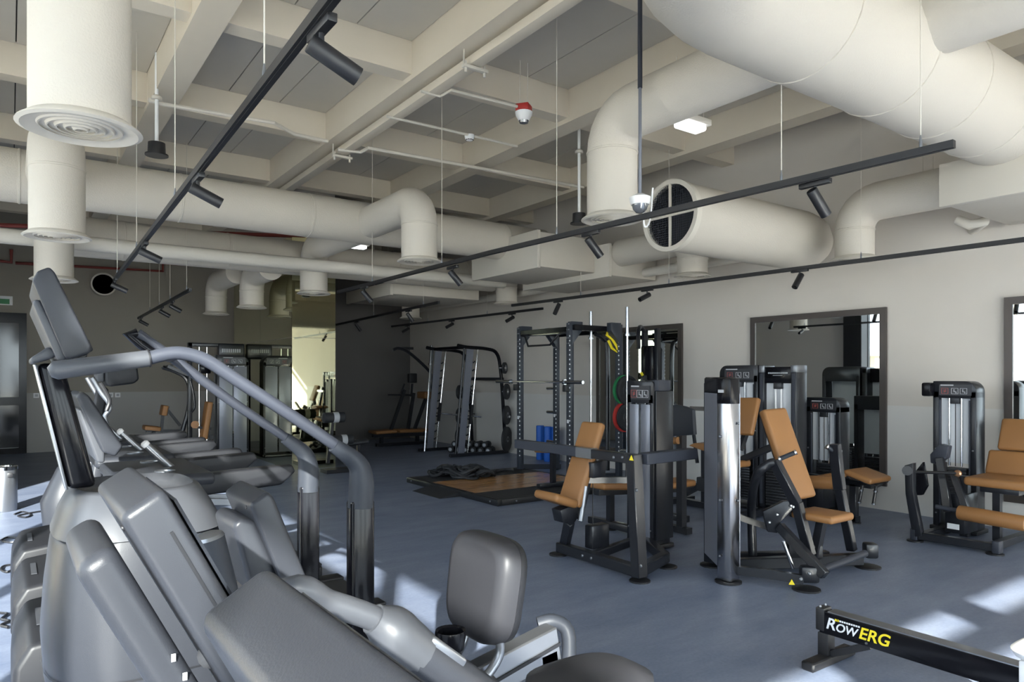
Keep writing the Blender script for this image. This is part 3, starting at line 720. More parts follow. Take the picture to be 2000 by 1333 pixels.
part('cross_tube', B().bar(AX(1350, 798, 6.6), AX(1404, 800, 6.6), .05, .05), 'chrome', t)
for p in ((6.02, AX(1425, 905, 6.2).y), (7.0, ya), (7.0, yb)): foot(t, p)
t = thing('frosted_weight_tower', 'tall weight tower with frosted panel and two silver capped posts before the mirror', 'gym machine', (XA, 4.6, 0), 'selector weight machines')
ya, yb = AX(1555, 800, XA).y, AX(1483, 800, XA).y; h = AX(1520, 716, XA).z
for y in (ya + .03, yb - .03):
    part('upright', B().bb((XA, y - .035, .05), (XA + .2, y + .035, h), .006), 'frame', t)
    part('post_cap', B().bb((XA - .004, y - .037, h - .07), (XA + .2, y + .037, h + .012), .006), 'silver', t)
    part('edge_strip', B().bb((XA - .006, y - .014, .1), (XA, y + .02, h - .08)), 'rail_grey', t)
    foot(t, (XA + .1, y), .2)
hd = part('header', B().bb((XA + .01, ya + .06, h - .19), (XA + .12, yb - .06, h - .005), .006), 'gloss_black', t)
b = B()
for k in range(14): b.box((XA + .007, (ya + yb) / 2 + .115 - .0178 * k, h - .075), (.004, .011, .018))
part('lettering', b, 'print_grey', hd)
part('underline', B().box((XA + .007, (ya + yb) / 2, h - .102), (.004, .12, .006)), 'print_grey', hd)
part('frosted_panel', B().bb((XA + .045, ya + .06, .55), (XA + .055, yb - .06, h - .19)), 'frosted', t)
for s in (-1, 1): part('guide_rod', B().cyl((XA + .02, (ya + yb) / 2 + s * .035, .55), (XA + .02, (ya + yb) / 2 + s * .035, h - .25), .011, 8), 'white', t)
part('pulley_block', B().box((XA + .02, (ya + yb) / 2, h - .22), (.05, .1, .07), 0, .008), 'stack', t)
for i in range(14): part('weight_plate', B().box((XA + .05, (ya + yb) / 2, .1 + .032 * i), (.1, .3, .027), 0, .003), 'stack', t)

# ---- press with the silver post, turned towards the mirror
A2, C2 = (4.39, 3.34), (4.69, 2.90); A3, C3 = (4.67, 3.70), (5.66, 2.95); A4, C4 = (4.53, 3.52), (5.17, 2.92)
fw = V((.73, -.68, 0)).normalized(); lt = V((.68, .73, 0)).normalized()
t = thing('chest_press_machine', 'press machine with a tall polished silver post and long orange backrest', 'gym machine', (4.9, 3.25, 0), 'selector weight machines')
p0 = V((4.40, 3.35, 0)); hp = 1.53
part('polished_post', obox(B(), p0 + Z_ * (hp / 2 + .01), X_, Y_, Z_, (.115, .12, hp - .02), .008), 'brushed', t)
part('post_cap', obox(B(), p0 + Z_ * (hp - .09), X_, Y_, Z_, (.12, .125, .2), .012), 'gloss_black', t)
p1 = V((4.68, 3.72, 0))
part('upright', obox(B(), p1 + Z_ * (hp / 2), X_, Y_, Z_, (.1, .1, hp - .06), .008), 'frame', t)
part('shroud_panel', B().bar(p0.lerp(p1, .12) + V((-.05, .04, hp * .5)), p0.lerp(p1, .95) + V((-.05, .04, hp * .5)), .012, hp - .22), 'shroud', t)
part('shroud_panel', B().bar(p0.lerp(p1, .12) + V((.08, -.06, hp * .5)), p0.lerp(p1, .95) + V((.08, -.06, hp * .5)), .012, hp - .22), 'shroud', t)
part('header', B().bar(p0.lerp(p1, .12) + V((-.0, .0, hp - .07)), p0.lerp(p1, .98) + V((-.0, .0, hp - .07)), .14, .17, bev=.012), 'gloss_black', t)
part('lettering', B().box((4.3385, 3.37, hp - .09), (.004, .05, .022)), 'print_grey', t)
bolts(t, [(4.335, 3.38, z) for z in (.2, .62, 1.1)] + [(4.43, 3.285, z) for z in (.62, 1.2)], -Y_, .01)
for p in (p0, p1, V((4.70, 2.90, 0)), V((5.66, 2.95, 0))): foot(t, p, .2)
part('base_beam', B().tube(smooth_path([p0 + V((.05, -.03, .09)), PL(1500, 1112, A2, C2) * V((1, 1, 0)).length * 0 + V((4.56, 3.13, .09)), V((4.70, 2.92, .07))], 4), .045, 4), 'frame', t)
part('base_beam', B().bar(V((4.55, 3.52, .07)), V((5.62, 2.98, .07)), .07, .09, bev=.006), 'frame', t)
part('base_beam', B().bar(V((4.75, 3.66, .07)), V((5.5, 3.2, .07)), .07, .08, bev=.006), 'frame', t)
part('foot_bar', B().cyl(V((4.80, 2.88, .12)), V((5.58, 2.93, .13)), .028, 12), 'rail_grey', t)
part('foot_block', obox(B(), V((5.68, 2.94, .14)), fw, lt, Z_, (.10, .11, .12), .02), 'frame', t)
part('foot_block', obox(B(), V((4.74, 2.90, .11)), fw, lt, Z_, (.13, .09, .12), .02), 'frame', t)
bk = [AX(1508, 800, 5.0), AX(1568, 975, 5.0)]
pad('backrest', t, bk[1], bk[0], V((1, -.12, 0)), .27, .07, front=-1)
sc = AX(1606, 1007, 5.05)
part('seat', obox(B(), sc, X_, Y_, Z_, (.32, .34, .06), .026, 4), 'orange', t, 60)
part('seat_post', B().bar(sc - Z_ * .03, V((sc.x - .05, sc.y + .05, .09)), .06, .06, (0, 1, 0)), 'frame', t)
nA, nC = (4.72, 3.30), (5.02, 2.86)
part('arm_frame', B().bar(PL(1512, 900, nA, nC), PL(1556, 985, nA, nC), .06, .08, (0, 1, 0), bev=.006), 'frame', t)
part('arm_frame', B().bar(PL(1556, 982, nA, nC), PL(1582, 1085, nA, nC), .06, .075, (0, 1, 0), bev=.006), 'frame', t)
part('strut', B().bar(PL(1522, 1028, nA, nC), PL(1612, 1125, A2, C2), .06, .07, (0, 1, 0), bev=.006), 'frame', t)
part('gas_spring', B().cyl(PL(1530, 1058, nA, nC), PL(1549, 1110, nA, nC), .014, 10), 'chrome', t)
part('pivot_plate', B().prism([PL(x, y, nA, nC) for x, y in ((1490, 1000), (1530, 980), (1552, 978), (1552, 992), (1525, 1020), (1518, 1042), (1500, 1040))], lt * .05, .004), 'frame', t)
part('curved_tube', B().tube(smooth_path([PL(1470, 1085, A3, C3), PL(1468, 985, A3, C3), PL(1478, 930, A4, C4), PL(1500, 908, nA, nC), PL(1515, 903, nA, nC)], 5), .035, 10), 'frame', t)
f3, g3 = (5.0, 3.45), (5.75, 2.9)
part('arm_frame', B().bar(PL(1630, 868, f3, g3), PL(1640, 957, f3, g3), .06, .085, (0, 1, 0), bev=.006), 'frame', t)
part('arm_frame', B().bar(PL(1640, 955, f3, g3), PL(1664, 1076, f3, g3), .06, .07, (0, 1, 0), bev=.006), 'frame', t)
part('edge_strip', B().tube([PL(1643, 880, f3, g3), PL(1641, 956, f3, g3), PL(1670, 1076, f3, g3)], .008, 6), 'silver', t)
for a, c in (((1523, 897), (1554, 884)), ((1615, 873), (1632, 884))):
    pp, qq = (PL(*a, nA, nC), PL(*c, nA, nC)) if a[0] < 1600 else (PL(*a, f3, g3), PL(*c, f3, g3))
    part('handle', B().cyl(pp, qq, .018, 10), 'grey_arm', t)
    [part('handle_collar', B().cyl(pp.lerp(qq, a_), pp.lerp(qq, b_), .022, 10), 'chrome', t) for a_, b_ in ((-.06, .06), (.94, 1.06))]
bolts(t, [PL(x, y, A2, C2) - fw * .03 for x, y in ((1590, 1121), (1573, 1132))], -lt, .014)
bolts(t, [PL(x, y, nA, nC) - lt * .03 for x, y in ((1516, 1004), (1501, 1019), (1543, 987), (1547, 989))], -lt, .012)
q = PL(1551, 1138, A2, C2) - lt * .012 - fw * .02
part('warning_sticker', B().prism([q + fw * .022 - Z_ * .015, q - fw * .022 - Z_ * .015, q + Z_ * .025], -lt * .004), 'yellow', t)
part('cable_box', obox(B(), PL(1570, 1075, A4, C4), fw, lt, Z_, (.25, .12, .1), .01), 'black', t)
part('back_link', B().bar(PL(1442, 1010, A3, C3), PL(1500, 1030, A3, C3), .04, .05), 'frame', t)

# ---- shoulder press in the middle
XS = 3.87
t = thing('shoulder_press_machine', 'shoulder press machine with orange seat and grey padded arms in the middle of the floor', 'gym machine', (4.1, 4.3, 0), 'selector weight machines')
ya, yb = AX(1274, 900, 4.62).y, AX(1226, 900, 4.62).y
weight_tower(t, (4.62, (ya + yb) / 2, 0), -Y_, -X_, yb - ya + .02, .22, 1.51, 1, closed=True, stack=.5, rr=.03, hh=.2)
part('side_panel', B().bb((4.64, ya - .03, .1), (4.86, ya - .018, 1.42), .004), 'frame', t)
part('top_block', B().box((4.72, ya - .01, 1.47), (.16, .09, .1), 0, .01), 'rail_grey', t)
part('base_beam', B().bar((XS, 4.71, .075), (XS, 3.76, .075), .08, .085, bev=.008), 'frame', t)
part('base_beam', B().bar((XS, 3.76, .075), (4.34, 3.93, .075), .08, .085, bev=.008), 'frame', t)
part('base_beam', B().bar((4.34, 3.92, .075), (4.62, 4.4, .075), .08, .085, bev=.008), 'frame', t)
part('base_beam', B().bar((XS, 4.3, .075), (4.62, 4.5, .075), .06, .07, bev=.008), 'frame', t)
part('front_post', B().bar(AX(1249, 1128, XS), AX(1238, 888, XS), .1, .085, (0, 1, 0), bev=.006), 'frame', t)
p = AX(1238, 897, XS)
part('arm_beam', B().bar((XS, p.y - .04, p.z), (XS, AX(1153, 893, XS).y, p.z), .075, .075, bev=.006), 'frame', t)
part('arm_pad', B().bar((XS - .0, AX(1156, 893, XS).y, p.z), (XS - .0, AX(1010, 893, XS).y, p.z), .07, .082, bev=.006), 'rail_grey', t)
part('arm_collar', B().bar((XS, AX(1161, 893, XS).y, p.z), (XS, AX(1130, 893, XS).y, p.z), .076, .086, bev=.003), 'silver', t)
part('arm_pad', B().bar((XS + .06, p.y - .03, p.z), (4.55, p.y + .0, p.z), .1, .085, bev=.006), 'rail_grey', t)
q = AX(1233.5, 896, XS - .05)
part('warning_sticker', B().prism([q + V((0, .022, -.015)), q + V((0, -.022, -.015)), q + V((0, 0, .024))], (-.004, 0, 0)), 'yellow', t)
bolts(t, [AX(x, y, XS - .04) for x, y in ((1199, 894), (1216, 894), (1244, 958), (1252, 1106), (1138, 1086), (1155, 1091))], -X_, .013)
P0, P1 = AY(1112, 988, 4.48), AY(1160, 826, 4.48)
pad('backrest', t, P0, P1, Y_, .26, .07, bev=.028, front=1)
sp = AY(1086, 975, 4.48)
part('seat', obox(B(), sp, V((.94, 0, -.34)), Y_, V((.34, 0, .94)), (.26, .30, .07), .03, 4), 'orange', t, 60)
part('seat_bracket', B().prism([AY(x, y, 4.42) for x, y in ((1095, 998), (1125, 985), (1130, 1010), (1120, 1026), (1100, 1022))], (0, .12, 0), .006), 'frame', t)
part('seat_post', B().bar(AY(1112, 1020, 4.48), (XS + .02, 4.66, .09), .06, .08, (0, 1, 0), bev=.005), 'frame', t)
part('backrest_bar', B().bar(AY(1130, 1015, 4.5), AY(1160, 880, 4.5), .05, .06, (0, 1, 0), bev=.005), 'frame', t)
part('gas_spring', B().cyl(AY(1134, 1018, 4.36), AY(1144, 950, 4.36), .022, 12), 'silver', t)
part('cross_bar', B().bar(AY(1142, 938, 4.4), AY(1232, 938, 4.2), .05, .05), 'frame', t)
part('pivot_plate', B().prism([AY(x, y, 4.3) for x, y in ((1160, 905), (1185, 900), (1182, 932), (1158, 935))], (0, .08, 0), .004), 'frame', t)
part('pulley_cover', B().box((4.05, 4.42, .2), (.2, .1, .2), 0, .015), 'frame', t)
part('cable', B().cyl((4.0, 4.42, .3), AY(1158, 930, 4.42), .004, 6), 'black', t)
for p in ((XS, 4.72), (XS, 3.75), (4.34, 3.9), (4.65, 4.5)): foot(t, p, .16)

# ---- flat bench machine behind the shoulder press, with a dark curved plate
t = thing('bench_machine', 'orange bench machine standing behind the shoulder press', 'bench', (5.3, 5.2, 0))
pad('bench_pad', t, AY(1160, 948, 5.2), AY(1232, 948, 5.2), Y_, .3, .07, front=1)
pad('bench_pad', t, AY(1272, 950, 5.2), AY(1340, 941, 5.2), Y_, .3, .07, front=1)
part('rail', B().bar(AY(1165, 962, 5.2), AY(1345, 955, 5.2), .07, .06), 'frame', t)
for px in (1192, 1300):
    p = AY(px, 962, 5.2); part('leg', B().bar(p, (p.x, p.y, .03), .06, .06, (0, 1, 0)), 'frame', t); foot(t, (p.x, p.y))
    part('foot_bar', B().bb((p.x - .04, p.y - .3, .02), (p.x + .04, p.y + .3, .09), .008), 'frame', t)
part('handle_loop', B().tube(smooth_path([AY(1265, 930, 5.0), AY(1290, 915, 5.0), AY(1300, 925, 5.0), AY(1280, 940, 5.0)]), .012, 8), 'silver', t)
Xg = 5.3
t = thing('curl_stand', 'preacher stand with a dark grey curved plate and upright post', 'gym machine', (Xg, AX(1318, 900, Xg).y, 0))
part('curved_plate', B().prism([AX(1280, 855, Xg), AX(1280, 802, Xg)] + [AX(1290, 799, Xg), AX(1305, 793, Xg), AX(1320, 791, Xg), AX(1338, 795, Xg), AX(1352, 801, Xg), AX(1355, 850, Xg)], (.05, 0, 0), .008), 'grey_arm', t)
p = AX(1331, 850, Xg + .05); part('post', B().bar(p, (p.x, p.y, .02), .07, .07, (0, 1, 0)), 'frame', t)
p = AX(1290, 850, Xg + .05); part('post', B().bar(p, (p.x, p.y, .02), .07, .07, (0, 1, 0)), 'frame', t)
part('base_beam', B().bar((Xg + .05, AX(1290, 850, Xg).y, .05), (Xg + .05, AX(1340, 850, Xg).y, .05), .08, .06), 'frame', t)
part('arm_roll', B().cyl(AX(1304, 862, Xg), AX(1325, 861, Xg), .035, 14), 'orange', t)
t = thing('low_row_bench', 'low orange seat on a black sled beside the silver post', 'bench', (6.6, AX(1372, 900, 6.55).y, 0))
yq = AX(1372, 900, 6.55).y
part('seat', B().prism([AX(1344, 871, 6.45), AX(1355, 866, 6.45), AX(1398, 869, 6.45), AX(1400, 889, 6.45), AX(1380, 884, 6.45)], (.32, 0, 0), .012, 3), 'orange', t, 60)
part('seat_post', B().bar((6.6, yq, .06), (6.6, yq, .78), .07, .07, (0, 1, 0)), 'frame', t)
part('sled_rail', B().bar(AX(1332, 968, 6.55), AX(1400, 930, 6.55), .07, .07), 'frame', t)
part('base_beam', B().bar((6.6, yq + .45, .05), (6.6, yq - .45, .05), .09, .07), 'frame', t)
part('cross_beam', B().bar((6.3, yq + .4, .05), (6.85, yq + .4, .05), .08, .06), 'frame', t)
part('stack_block', B().box((6.65, yq - .1, .3), (.3, .3, .16), 0, .01), 'stack', t)
part('side_lever', B().bar(AX(1355, 850, 6.6), AX(1362, 905, 6.6), .03, .03, (0, 1, 0)), 'frame', t)
# ================================================================ racks and free weights
# lifting platform: timber middle, black rubber sides
t = thing('lifting_platform', 'low lifting platform with a varnished timber centre and black edges', 'platform', (5.7, 8.05, 0))
px0, px1, py0, py1 = 4.72, 6.75, 6.9, 9.25
part('rim', B().bb((px0, py0, 0), (px0 + .07, py1, .075), .004), 'black', t)
part('rim', B().bb((px1 - .07, py0, 0), (px1, py1, .075), .004), 'black', t)
part('rim', B().bb((px0 + .07, py0, 0), (px1 - .07, py0 + .07, .075), .004), 'black', t)
part('rim', B().bb((px0 + .07, py1 - .07, 0), (px1 - .07, py1, .075), .004), 'black', t)
part('rubber_mat', B().bb((px0 + .07, py0 + .07, 0), (px1 - .07, py0 + .62, .07)), 'rubber', t)
part('rubber_mat', B().bb((px0 + .07, py1 - .62, 0), (px1 - .07, py1 - .07, .07)), 'rubber', t)
n = 9; y0 = py0 + .62; dy = (py1 - .62 - y0) / n
for i in range(n): part('plank', B().bb((px0 + .07, y0 + dy * i + .001, 0), (px1 - .07, y0 + dy * (i + 1) - .001, .071 + .0004 * (i % 3))), 'wood', t)
part('ramp', B().prism([(px0 - .3, 7.75, .002), (px0, 7.75, .002), (px0, 7.75, .06)], (0, .75, 0)), 'rubber', t)
bolts(t, [(px0 - .001, y, .04) for y in (7.05, 9.1)], -X_, .012); bolts(t, [(5.0, py0 - .001, .04)], -Y_, .012)
# heap of black rope on the platform corner
b = B(); rnd = random.Random(3); c0 = Z(905, 930, .09)
ax, bx_ = V((.55, -.84, 0)), V((.84, .55, 0))      # the heap is long across the view
for i in range(26):
    u0 = rnd.uniform(-.42, .34); w0 = rnd.uniform(-.16, .16); env = max(.15, 1 - (u0 / .52) ** 2 - (w0 / .3) ** 2)
    zc_ = .10 + rnd.random() * .15 * env; rr = rnd.uniform(.07, .15); ph = rnd.uniform(0, 6.28)
    loop = []
    for k in range(13):
        q = ph + k * .52
        p = c0 + ax * (u0 + rr * 1.3 * math.cos(q)) + bx_ * (w0 + rr * .8 * math.sin(q))
        loop.append(V((p.x, p.y, max(.094, zc_ + .03 * math.sin(q * 2 + ph)))))
    b.tube(loop, .021, 6)
b.tube(smooth_path([c0 + ax * .3 + V((0, 0, .02)), Z(970, 922, .094), Z(985, 918, .094), Z(1003, 918, .094)], 6), .021, 8)
single('battle_rope', b, 'rubber', 'heap of black training rope on the platform corner', 'rope')

# power rack
t = thing('power_rack', 'dark blue power rack with pull up bars over the lifting platform', 'rack', (7.0, 8.35, 0))
U = {'a': (6.6, 9.0), 'b': (6.6, 7.78), 'c': (7.42, 7.62), 'd': (7.42, 9.1)}
for k, (x, y) in U.items():
    zt = 2.33
    up = part('upright', B().bb((x - .04, y - .04, .0 if x > 6.76 else .078), (x + .04, y + .04, zt), .005), 'rack_blue', t)
    b = B()
    for i in range(28): b.box((x - .041, y - .04, .3 + i * .068), (.012, .012, .02))
    part('peg_holes', b, 'label', up)['kind'] = 'stuff'
    part('gusset', B().prism([(x, y - .05, zt - .32), (x, y - .05, zt + .02), (x + .2 * (1 if x < 7 else -1), y - .05, zt + .02), (x + .2 * (1 if x < 7 else -1), y - .05, zt - .1)], (0, .1, 0), .004), 'rack_blue', t)
    bolts(t, [(x - .041, y + d, zt - q) for d in (-.02, .02) for q in (.02, .1, .22, .3)], -X_, .011)
    part('number_plate', B().box((x - .042, y - .0, .9), (.004, .04, .05)), 'label', t)
for x in (6.6, 7.42): part('top_beam', B().bar((x, U['b'][1], 2.24), (x, U['a'][1], 2.24), .06, .07, bev=.006), 'gloss_black', t)
for y in (7.7, 9.05): part('side_beam', B().bar((6.6, y, 2.26), (7.42, y, 2.26), .06, .08, bev=.006), 'gloss_black', t)
for y in (7.7, 9.05): part('base_beam', B().bar((6.62, y, .11), (7.46, y, .05), .07, .08, bev=.006), 'rack_blue', t)
part('pull_up_bar', B().tube([(6.6, 8.98, 2.2), (6.55, 8.8, 2.17), (6.5, 8.66, 2.02), (6.5, 8.12, 2.02), (6.55, 7.98, 2.17), (6.6, 7.8, 2.2)], .016, 8), 'black', t)
part('pull_up_bar', B().cyl((6.68, 7.8, 2.2), (6.68, 8.98, 2.2), .018, 10), 'chrome', t)
for y in (7.62, 9.1):
    for z in (.45, .95, 1.35): part('plate_peg', B().cyl((7.42, y, z), (7.42, y - .24 if y < 8 else y + .24, z), .025, 10), 'chrome', t)
part('cable_column', B().tube(smooth_path([(7.5, 7.95, .1), (7.5, 7.95, 1.9), (7.42, 7.95, 2.12), (7.25, 7.95, 2.2)], 5), .035, 8), 'frame', t)
part('j_hook', B().box((6.52, 7.78, 1.38), (.08, .07, .1), 0, .01), 'black', t); part('j_hook', B().box((6.52, 9.0, 1.38), (.08, .07, .1), 0, .01), 'black', t)
# barbells
def barbell(p, q, lab, sl=.42):
    p, q = V(p), V(q); d = (q - p).normalized(); L = (q - p).length
    t = thing('barbell', lab, 'barbell', tuple(p), 'steel barbells')
    part('shaft', B().cyl(p + d * sl, q - d * sl, .0145, 10), 'chrome', t)
    for a, c in ((p, p + d * sl), (q - d * sl, q)): part('sleeve', B().cyl(a, c, .025, 14), 'brushed', t)
    for a in (p + d * sl, q - d * sl): part('collar', B().cyl(a - d * .015, a + d * .015, .04, 14), 'brushed', t)
barbell((6.47, 9.48, 1.47), (6.47, 7.35, 1.47), 'steel barbell lying across the power rack', .4)
barbell((7.05, 7.83, .05), (7.05, 7.83, AD(1146, 608, 10.4).z), 'upright steel barbell stored inside the power rack', .4)
p = AD(1225, 600, 10.0); barbell((p.x, p.y, .03), (p.x, p.y, p.z), 'upright steel barbell stored at the right of the power rack', .4)
# weight plates
def wplate(c, ax, r, m, lab, thick=.05, name='weight_disc'):
    t = thing(name, lab, 'weight plate', (c[0], c[1], c[2] - r), 'round weight plates')
    part('disc', B().lathe([(.026, -thick / 2), (r * .45, -thick / 2), (r * .5, -thick * .3), (r * .8, -thick * .3), (r * .84, -thick / 2), (r, -thick / 2 + .006), (r, thick / 2 - .006), (r - .01, thick / 2), (.026, thick / 2), (.026, -thick / 2)], c, 28, ax), m, t)
    part('hub', B().lathe([(.027, -thick / 2 - .003), (.06, -thick / 2 - .003), (.06, thick / 2 + .003), (.027, thick / 2 + .003), (.027, -thick / 2 - .003)], c, 18, ax), 'silver', t)
wplate((7.42, 7.50, 1.35), Y_, .225, 'green', 'green rimmed weight plate on the power rack peg')
wplate((7.42, 7.44, 1.35), Y_, .215, 'rubber', 'black weight plate in front of the green one on the rack')
wplate((7.42, 7.50, .95), Y_, .225, 'red', 'red weight plate on the middle peg of the power rack')
wplate((7.42, 7.44, .95), Y_, .205, 'rubber', 'black weight plate in front of the red one on the rack')
# suspension straps
for k, (pts, lab) in enumerate((([(1190, 640), (1185, 655), (1195, 662), (1205, 678), (1207, 690), (1195, 680), (1188, 665)], 'yellow exercise strap draped over the rack beam'), ([(1252, 728), (1256, 735), (1254, 745), (1252, 742)], 'short yellow strap hanging low at the right of the rack'))):
    single('exercise_strap', B().tube([AD(x, y, (10.5, 10.28)[k]) for x, y in pts], .022, 6), 'yellow', lab, 'strap')
# cable crossover bits behind the rack, seen before the first mirror
t = thing('cable_station', 'black cable station with pulleys between the rack and the first mirror', 'gym machine', (7.7, 7.3, 0))
for y in (7.05, 7.3): part('upright', B().bb((7.6, y - .03, .03), (7.68, y + .03, 2.25), .005), 'frame', t)
part('top_arm', B().tube(smooth_path([(7.64, 7.3, 2.2), (7.5, 7.25, 2.28), (7.35, 7.15, 2.2), (7.3, 7.1, 1.95)]), .03, 8), 'frame', t)
part('carriage', B().box((7.6, 7.18, 1.75), (.12, .22, .5), 0, .02), 'gloss_black', t)
part('pulley', B().lathe([(.02, -.02), (.07, -.02), (.055, 0), (.07, .02), (.02, .02)], (7.52, 7.18, 1.5), 18, (0, 1, 0)), 'stack', t)
part('grip', B().tube([(7.5, 7.18, 1.42), (7.5, 7.1, 1.3), (7.5, 7.26, 1.3), (7.5, 7.18, 1.42)], .012, 6), 'black', t)
part('base', B().bb((7.45, 6.9, 0), (7.75, 7.45, .06), .006), 'frame', t)
# blue foam rollers leaning by the wall
for k, px in enumerate((1055, 1070, 1085)):
    p = AX(px, 890, 8.05 - .06 * (k % 2))
    b = B(); N = 24
    rg = []
    for z in (0, .015, .62, .635):
        rr = .075 if z in (.015, .62) else .068
        rg.append([V((p.x + (rr * (1 + .06 * math.cos(6 * 2 * math.pi * i / N))) * math.cos(2 * math.pi * i / N), p.y + (rr * (1 + .06 * math.cos(6 * 2 * math.pi * i / N))) * math.sin(2 * math.pi * i / N), z)) for i in range(N)])
    b.loft(rg)
    single('foam_roller', b, 'blue_foam', '%s of three blue foam rollers standing by the wall' % ('left', 'middle', 'right')[k], 'foam roller', 'blue foam rollers')
# flat bench by the rack
t = thing('flat_bench', 'orange flat bench behind the grey arm of the shoulder press', 'bench', (6.0, 7.3, .07))
pad('bench_pad', t, AD(1060, 880, 9.6), AD(1100, 881, 9.2), V((-.5, .6, 0)), .3, .07, front=1)
p = AD(1080, 885, 9.4)
part('leg', B().bar(p, (p.x, p.y, .08), .06, .06, (0, 1, 0)), 'frame', t); part('foot_bar', B().bb((p.x - .25, p.y - .04, .078), (p.x + .25, p.y + .04, .13), .006), 'frame', t)

# smith machine
t = thing('smith_machine', 'smith machine with grey toothed uprights and plates on its curved rear frame', 'rack', (7.5, 12.1, 0))
YS = (11.58, 12.82)
for y in YS:
    part('base_beam', B().bar((6.82, y, .04), (8.18, y, .04), .07, .06, bev=.006), 'frame', t)
    xt = 7.22; zt = 2.08
    part('rear_tube', B().tube(smooth_path([(8.12, y, .06), (8.07, y, .9), (8.0, y, 1.7), (7.9, y, 2.02), (7.65, y, 2.1), (xt, y, 2.12), (6.85 + .15, y, 2.15)], 6), .035, 10), 'gloss_black', t)
    pts = [(7.0, y, .06), (7.14, y, .06), (7.36, y, zt), (7.2, y, zt)]
    tp = part('toothed_plate', B().prism([V(p) - V((0, .012, 0)) for p in pts], (0, .024, 0)), 'shroud', t)
    b = B()
    for i in range(11):
        f = .1 + .078 * i; c = V(pts[1]).lerp(V(pts[2]), f)
        b.tube([c + V((-.01, 0, .0)), c + V((.03, 0, -.015)), c + V((.055, 0, .015))], .014, 6)
    part('catch_tooth', b, 'frame', tp)
    part('front_tube', B().cyl((6.95, y, .05), (7.15, y, 2.12), .022, 10), 'frame', t)
    part('guide_rod', B().cyl((7.22, y, .06), (7.46, y, 2.11), .013, 8), 'chrome', t)
    for i, (z, x) in enumerate(((.75, 8.08), (1.25, 8.04), (1.72, 7.98))): part('plate_peg', B().cyl((x, y - .02, z), (x, y - .2, z), .022, 10), 'chrome', t)
part('top_cross_beam', B().bar((7.2, YS[0], 2.12), (7.2, YS[1], 2.12), .06, .06), 'gloss_black', t)
part('rear_cross_beam', B().bar((8.05, YS[0], 1.5), (8.05, YS[1], 1.5), .06, .06), 'frame', t)
part('smith_bar', B().cyl((7.3, 11.2, .78), (7.3, 13.2, .78), .016, 10), 'chrome', t)
for y in YS: part('carriage', B().bar((7.28, y, .62), (7.33, y, 1.0), .05, .05, (0, 1, 0)), 'black', t)
for k, (z, r, lab) in enumerate(((1.72, .115, 'small black disc at the top of the smith machine frame'), (1.25, .16, 'black disc second from the top of the smith machine frame'), (.78, .19, 'large black disc third from the top of the smith machine frame'), (.30, .25, 'largest black disc at the foot of the smith machine frame'))):
    wplate((8.06 - .05 * (z > 1.5), 11.45, z), V((.55, -.83, 0)).normalized(), r, 'rubber', lab, .05)
for k, (z, r, lab) in enumerate(((1.22, .15, 'black disc high on the far side of the smith machine'), (.72, .17, 'black disc half way up the far side of the smith machine'), (.28, .2, 'black disc low on the far side of the smith machine'))):
    wplate((7.75, 12.74, z), V((.55, -.83, 0)).normalized(), r, 'rubber', lab, .05)
p = Z(829, 884); barbell((p.x, p.y, .02), (7.13, 12.85, 2.2), 'steel barbell leaning against the front of the smith machine', .4)
# dumbbells heaped in the smith machine
rnd = random.Random(5)
def dumbbell(c, ax, r, L, lab, grp):
    c, ax = V(c), V(ax).normalized()
    t = thing('dumbbell', lab, 'dumbbell', (c.x, c.y, c.z - r), grp)
    part('handle', B().cyl(c - ax * L * .5, c + ax * L * .5, .016, 10), 'chrome', t)
    for s in (-1, 1):
        h = part('head', B().lathe([(r * .8, 0), (r, .012), (r, L * .28), (r * .8, L * .28 + .012), (0, L * .28 + .012)], c + ax * s * L * .22, 14, ax * s), 'rubber', t)
        part('end_cap', B().lathe([(r * .55, 0), (r * .5, .004), (0, .004)], c + ax * s * (L * .5 + .012), 12, ax * s), 'silver', h)
PLC = ('at the left end', 'second from the left', 'third from the left', 'fourth from the left', 'fifth from the left', 'at the right end')
for i in range(6):
    dumbbell((7.35 + .12 * i * .8, 12.35 - .13 * i, .075), (.8, .6, 0), .07, .26, 'dumbbell on the floor inside the smith machine, lower row, %s' % PLC[i], 'dumbbells inside the smith machine')
for i in range(5):
    dumbbell((7.40 + .12 * i * .8, 12.285 - .13 * i, .186), (.8, .6, 0), .065, .25, 'dumbbell resting on the lower row inside the smith machine, %s' % PLC[i], 'dumbbells inside the smith machine')

# pendulum squat machine in the dark corner
def dk(px, py, Y): return AY(px, py, Y)
t = thing('pendulum_squat', 'dark plate loaded squat machine with long bent arms in the far corner', 'gym machine', (6.6, 14.3, 0))
Yq = 14.3
part('bench', B().bar(dk(727, 845, Yq), dk(768, 842, Yq), .45, .07, bev=.02), 'orange', t)
part('bench', B().bar(dk(773, 842, Yq), dk(832, 840, Yq), .45, .07, bev=.02), 'orange', t)
part('bench_frame', B().bar(dk(728, 852, Yq), dk(832, 848, Yq), .1, .07), 'frame', t)
for px in (745, 815): 
    p = dk(px, 850, Yq); part('leg', B().bar(p, (p.x, p.y, .0), .07, .07, (0, 1, 0)), 'frame', t)
part('base_beam', B().bar((dk(735, 850, Yq).x, Yq, .04), (dk(840, 850, Yq).x, Yq, .04), .09, .07), 'frame', t)
for (a, c) in (((763, 842), (790, 762)), ((797, 838), (808, 768)), ((810, 838), (832, 778))):
    part('strut', B().bar(dk(*a, Yq), dk(*c, Yq), .06, .07, (0, 1, 0)), 'frame', t)
part('cross_tube', B().cyl(dk(758, 772, Yq), dk(805, 772, Yq), .018, 8), 'frame', t)
part('lever', B().bar(dk(783, 770, Yq), dk(790, 750, Yq), .03, .03, (0, 1, 0)), 'frame', t)
